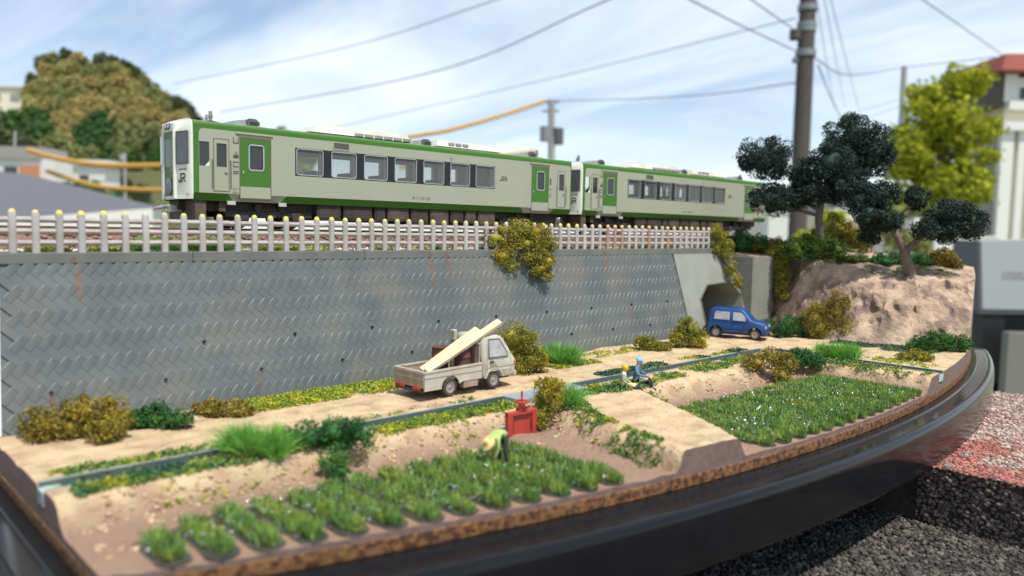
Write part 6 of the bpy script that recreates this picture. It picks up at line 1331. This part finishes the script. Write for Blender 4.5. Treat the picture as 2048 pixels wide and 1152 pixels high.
HT = [(1682, 7785, 1174, 91, 'far_dark'), (1755, 7733, 1340, 91, 'far_dark'), (1810, 7682, 1362, 91, 'far_moss'), (1902, 7598, 1395, 91, 'far_dark'), (1966, 7535, 1374, 91, 'far_ochre'), (2005, 7491, 1320, 91, 'far_dark'), (2088, 7411, 1314, 91, 'far_dark'), (2123, 7383, 1366, 91, 'far_dark'), (2202, 7304, 1342, 91, 'far_dark'), (2270, 7235, 1306, 91, 'far_dark'), (2331, 7172, 1257, 91, 'far_dark'), (2371, 7126, 1184, 91, 'far_moss'), (2436, 7055, 1102, 91, 'far_dark'), (2501, 6986, 1047, 91, 'far_ochre'), (2556, 6929, 1003, 91, 'far_dark'), (2630, 6854, 968, 91, 'far_dark'), (2678, 6799, 878, 91, 'far_dark'), (2745, 6722, 760, 91, 'far_dark'), (2809, 6653, 694, 91, 'far_dark'), (1719, 7476, 1216, 106, 'far_ochre'), (1843, 7359, 1235, 125, 'far_olive'), (1902, 7301, 1223, 108, 'far_olive'), (1991, 7216, 1223, 94, 'far_moss'), (2066, 7143, 1209, 114, 'far_moss'), (2155, 7061, 1237, 100, 'far_olive'), (1658, 7321, 1086, 104, 'far_olive'), (1747, 7236, 1086, 117, 'far_olive'), (1840, 7148, 1105, 112, 'far_olive'), (1949, 7043, 1095, 106, 'far_ochre'), (2059, 6937, 1092, 110, 'far_olive'), (2125, 6875, 1101, 120, 'far_ochre'), (2200, 6800, 1076, 93, 'far_olive'), (1558, 7206, 991, 110, 'far_olive'), (1646, 7117, 947, 119, 'far_olive'), (1724, 7044, 960, 118, 'far_moss'), (1821, 6954, 982, 99, 'far_moss'), (1889, 6884, 948, 102, 'far_ochre'), (2011, 6769, 957, 111, 'far_olive'), (2049, 6732, 956, 118, 'far_olive'), (2136, 6650, 972, 101, 'far_olive'), (2255, 6537, 977, 108, 'far_moss'), (1504, 7046, 872, 112, 'far_olive'), (1619, 6934, 868, 93, 'far_ochre'), (1677, 6878, 858, 114, 'far_moss'), (1753, 6805, 859, 107, 'far_ochre'), (1854, 6709, 867, 111, 'far_ochre'), (1920, 6647, 876, 99, 'far_ochre'), (2039, 6533, 876, 90, 'far_olive'), (2131, 6445, 885, 105, 'far_ochre'), (2183, 6393, 859, 107, 'far_ochre'), (2257, 6324, 876, 97, 'far_moss'), (2349, 6238, 898, 87, 'far_dark'), (1478, 6858, 759, 94, 'far_green'), (1578, 6758, 720, 112, 'far_green'), (1623, 6718, 751, 92, 'far_ochre'), (1722, 6623, 741, 97, 'far_ochre'), (1817, 6531, 738, 105, 'far_green'), (1870, 6479, 734, 104, 'far_green'), (1962, 6394, 756, 115, 'far_ochre'), (2047, 6313, 760, 103, 'far_olive'), (2145, 6221, 781, 102, 'far_ochre'), (2234, 6131, 733, 106, 'far_ochre'), (2285, 6085, 772, 97, 'far_ochre'), (1440, 6683, 651, 94, 'far_dark'), (1505, 6616, 607, 111, 'far_green'), (1607, 6521, 633, 87, 'far_ochre'), (1697, 6432, 614, 109, 'far_green'), (1735, 6397, 623, 85, 'far_green'), (1858, 6280, 636, 112, 'far_green'), (1916, 6225, 635, 106, 'far_moss'), (1989, 6155, 637, 107, 'far_moss'), (2083, 6066, 651, 98, 'far_moss'), (2184, 5967, 623, 102, 'far_ochre'), (2257, 5897, 626, 87, 'far_ochre'), (2302, 5855, 640, 101, 'far_olive'), (1375, 6532, 525, 95, 'far_moss'), (1463, 6449, 541, 86, 'far_moss'), (1557, 6360, 548, 101, 'far_ochre'), (1648, 6270, 524, 88, 'far_green'), (1705, 6216, 534, 90, 'far_green'), (1791, 6133, 527, 89, 'far_green'), (1854, 6072, 524, 103, 'far_moss'), (1925, 6005, 533, 84, 'far_moss'), (2029, 5908, 554, 104, 'far_dark'), (2086, 5850, 525, 90, 'far_moss'), (2167, 5775, 549, 83, 'far_moss'), (2275, 5672, 557, 90, 'far_moss'), (2325, 5626, 567, 95, 'far_moss'), (1337, 6358, 428, 105, 'far_dark'), (1428, 6273, 446, 101, 'far_green'), (1516, 6186, 427, 82, 'far_dark'), (1579, 6127, 435, 89, 'far_moss'), (1650, 6060, 449, 82, 'far_moss'), (1751, 5964, 457, 87, 'far_green'), (1813, 5905, 463, 83, 'far_moss'), (1878, 5839, 428, 85, 'far_green'), (1983, 5741, 452, 97, 'far_green'), (2056, 5672, 460, 90, 'far_green'), (2133, 5596, 443, 96, 'far_moss'), (2180, 5550, 430, 103, 'far_green'), (2265, 5471, 458, 104, 'far_green')]
HSEL = {7: 'dark pointed tree at the highest point of the wooded hill', 1: 'dark tree on the left shoulder of the wooded hill', 67: 'rounded fresh green tree low in the middle of the wooded hill', 23: 'ochre tree just below the peak of the wooded hill', 13: 'olive tree on the right shoulder of the wooded hill', 17: 'tree at the right end of the wooded hill beside the train nose', 33: 'ochre brown tree at the left edge of the wooded hill'}
wv, wf, wm, off = [], [], [], 0; KK = list(KM)
for i_, (x, y, z, r, k_) in enumerate(HT):
    an = (x*7.3+y) % 6.28
    if i_ in HSEL:
        e = empty('hill_tree', (x, y, z), 0, HSEL[i_], 'tree'); c_ = link('crown', KM[k_], e); c_.scale = (r, r, r); c_.rotation_euler = (0, 0, an); t_ = link('trunk', tmesh, e); t_.scale = (r, r, r); continue
    me = KM[k_]; n_ = len(me.vertices); v = np.empty(n_*3, np.float32); me.vertices.foreach_get('co', v); v = v.reshape(-1, 3)*r
    v = np.column_stack([v[:, 0]*math.cos(an)-v[:, 1]*math.sin(an)+x, v[:, 0]*math.sin(an)+v[:, 1]*math.cos(an)+y, v[:, 2]+z])
    f = np.empty(len(me.polygons)*3, np.int32); me.loops.foreach_get('vertex_index', f); wv.append(v); wf.append(f.reshape(-1, 3)+off); wm.append(np.full(len(me.polygons), KK.index(k_))); off += n_
o = np_obj('woodland', np.concatenate(wv), np.concatenate(wf), [M[k] for k in KK], mi=np.concatenate(wm)); o['kind'] = 'stuff'
hl = MB(); HILLC = (2351, 7642, 1268, 1050, 1050)
K = 24; pts = []
for j in range(9):
    q = j/8
    for i in range(K): a = 2*PI*i/K; pts.append((HILLC[0]+HILLC[3]*math.cos(a)*(1-q*.55)*math.cos(q*1.2), HILLC[1]+HILLC[4]*math.sin(a)*(1-q*.55)*math.cos(q*1.2), GZ+(HILLC[2]-GZ)*q))
hl.add(pts, [(j*K+i, j*K+(i+1) % K, j*K+K+(i+1) % K, j*K+K+i) for j in range(8) for i in range(K)]+[tuple(range(8*K, 9*K))], 0, True); o = hl.build('hill', M['far_dark']); o['kind'] = 'structure'
def lone_tree(name, anchor, s, lobes, m, label, seed, leaf, trunk):
    e = empty(name, anchor, VR, label, 'tree'); lb = [(x*s, y*s, z*s, a*s, b*s, c*s) for x, y, z, a, b, c in lobes]
    V, F = foliage_mesh(lb, leaf*s, 11000, seed, sub=18, subr=.40, core=.45); np_obj('crown', V, F, M[m], e)
    mb = MB(); mb.tube([(x*s, y*s, z*s) for x, y, z, r in trunk], [r*s for x, y, z, r in trunk], 8)
    for (x, y, z, a, b, c) in lobes: mb.tube([(trunk[-2][0]*s, 0, trunk[-2][2]*s), (x*.6*s, y*.6*s, (z*.6+trunk[-2][2]*.4)*s), (x*s, y*s, z*s)], [4*s, 2.6*s, 1*s], 5)
    mb.build('trunk', M['trunk'], e)
lone_tree('yellow_green_tree', (2069.788, 627.715, 90.346), 1900/1545, [(38, 0, 240, 46, 42, 36), (2, 0, 175, 84, 74, 62), (-42, 10, 105, 80, 66, 54), (42, 0, 115, 68, 66, 72), (-74, -10, 72, 54, 48, 40), (10, -10, 36, 70, 56, 48), (-24, 20, 208, 44, 42, 36), (-50, 0, 20, 50, 44, 34), (55, 0, 30, 50, 44, 44)], 'fresh', 'bright yellow green tree beside the pale house on the right', 61, 12, [(5, 0, -500, 12), (4, 0, -60, 9), (2, 0, 60, 6), (0, 0, 150, 3)])
def bank(anchor, s, label, m, lobes, seed):
    lb = [(x*s, y*s, z*s, a*s, b*s, c*s) for x, y, z, a, b, c in lobes]; V, F = foliage_mesh(lb, 9*s, 2200, seed, sub=12, subr=.4, core=.75); a = VR
    V = np.column_stack([V[:, 0]*math.cos(a)-V[:, 1]*math.sin(a), V[:, 0]*math.sin(a)+V[:, 1]*math.cos(a), V[:, 2]]); o = np_obj('garden_bush', V, F, M[m]); o.location = anchor; tag(o, label, 'bush')
bank((1129.07, 480.342, 21.947), 1150/1545, 'light green garden bush behind the tall dark tree', 'fresh', [(0, 0, 0, 30, 25, 22), (45, 0, -40, 40, 25, 25), (-30, 0, -40, 40, 30, 30)], 62)
bank((2409.78, 856.099, 77.079), 2300/1545, 'green garden bush below the yellow green tree', 'far_moss', [(0, 0, 0, 40, 30, 40), (60, 0, 10, 45, 30, 38), (110, 0, -10, 40, 30, 36), (-40, 0, -30, 40, 30, 40), (30, 0, -60, 90, 40, 40)], 63)
bank((890.933, 3291.36, 133.55), 3000/1545, 'low green hedge between the two white houses', 'far_green', [(0, 0, -8, 35, 20, 18), (-40, 0, -12, 30, 20, 16), (40, 0, -18, 30, 20, 16)], 64)
lone_tree('garden_tree', (2512.121, 4838.032, 548.364), 5200/1545, [(0, 0, 0, 40, 30, 32), (50, 0, -12, 35, 30, 28), (-45, 0, -12, 35, 30, 28), (0, 0, -50, 60, 40, 40)], 'far_moss', 'green treetop just showing over the train roof', 65, 8, [(0, 0, -320, 9), (0, 0, -90, 7), (0, 0, -40, 5), (0, 0, 0, 3)])
for i, a in enumerate((((1177.444, 6122.391, 590.101), 52, 'far_green'), ((1257.836, 5758.444, 506.297), 42, 'far_green'), ((992.837, 5729.248, 455.627), 50, 'far_dark'), ((1283.483, 5448.051, 432.387), 36, 'far_moss'), ((1113.63, 5470.611, 419.598), 34, 'far_dark'))):
    r = a[1]*3.15; e = empty('garden_tree', a[0], 0, ('green tree below the distant apartment block', 'round green tree between apartment block and hill', 'dark tree cut by the left edge', 'moss green tree above the white house', 'small dark tree behind the white house roof')[i], 'tree'); c_ = link('crown', KM[a[2]], e); c_.scale = (r, r, r*.85); t_ = link('trunk', tmesh, e); t_.scale = (r, r, r)
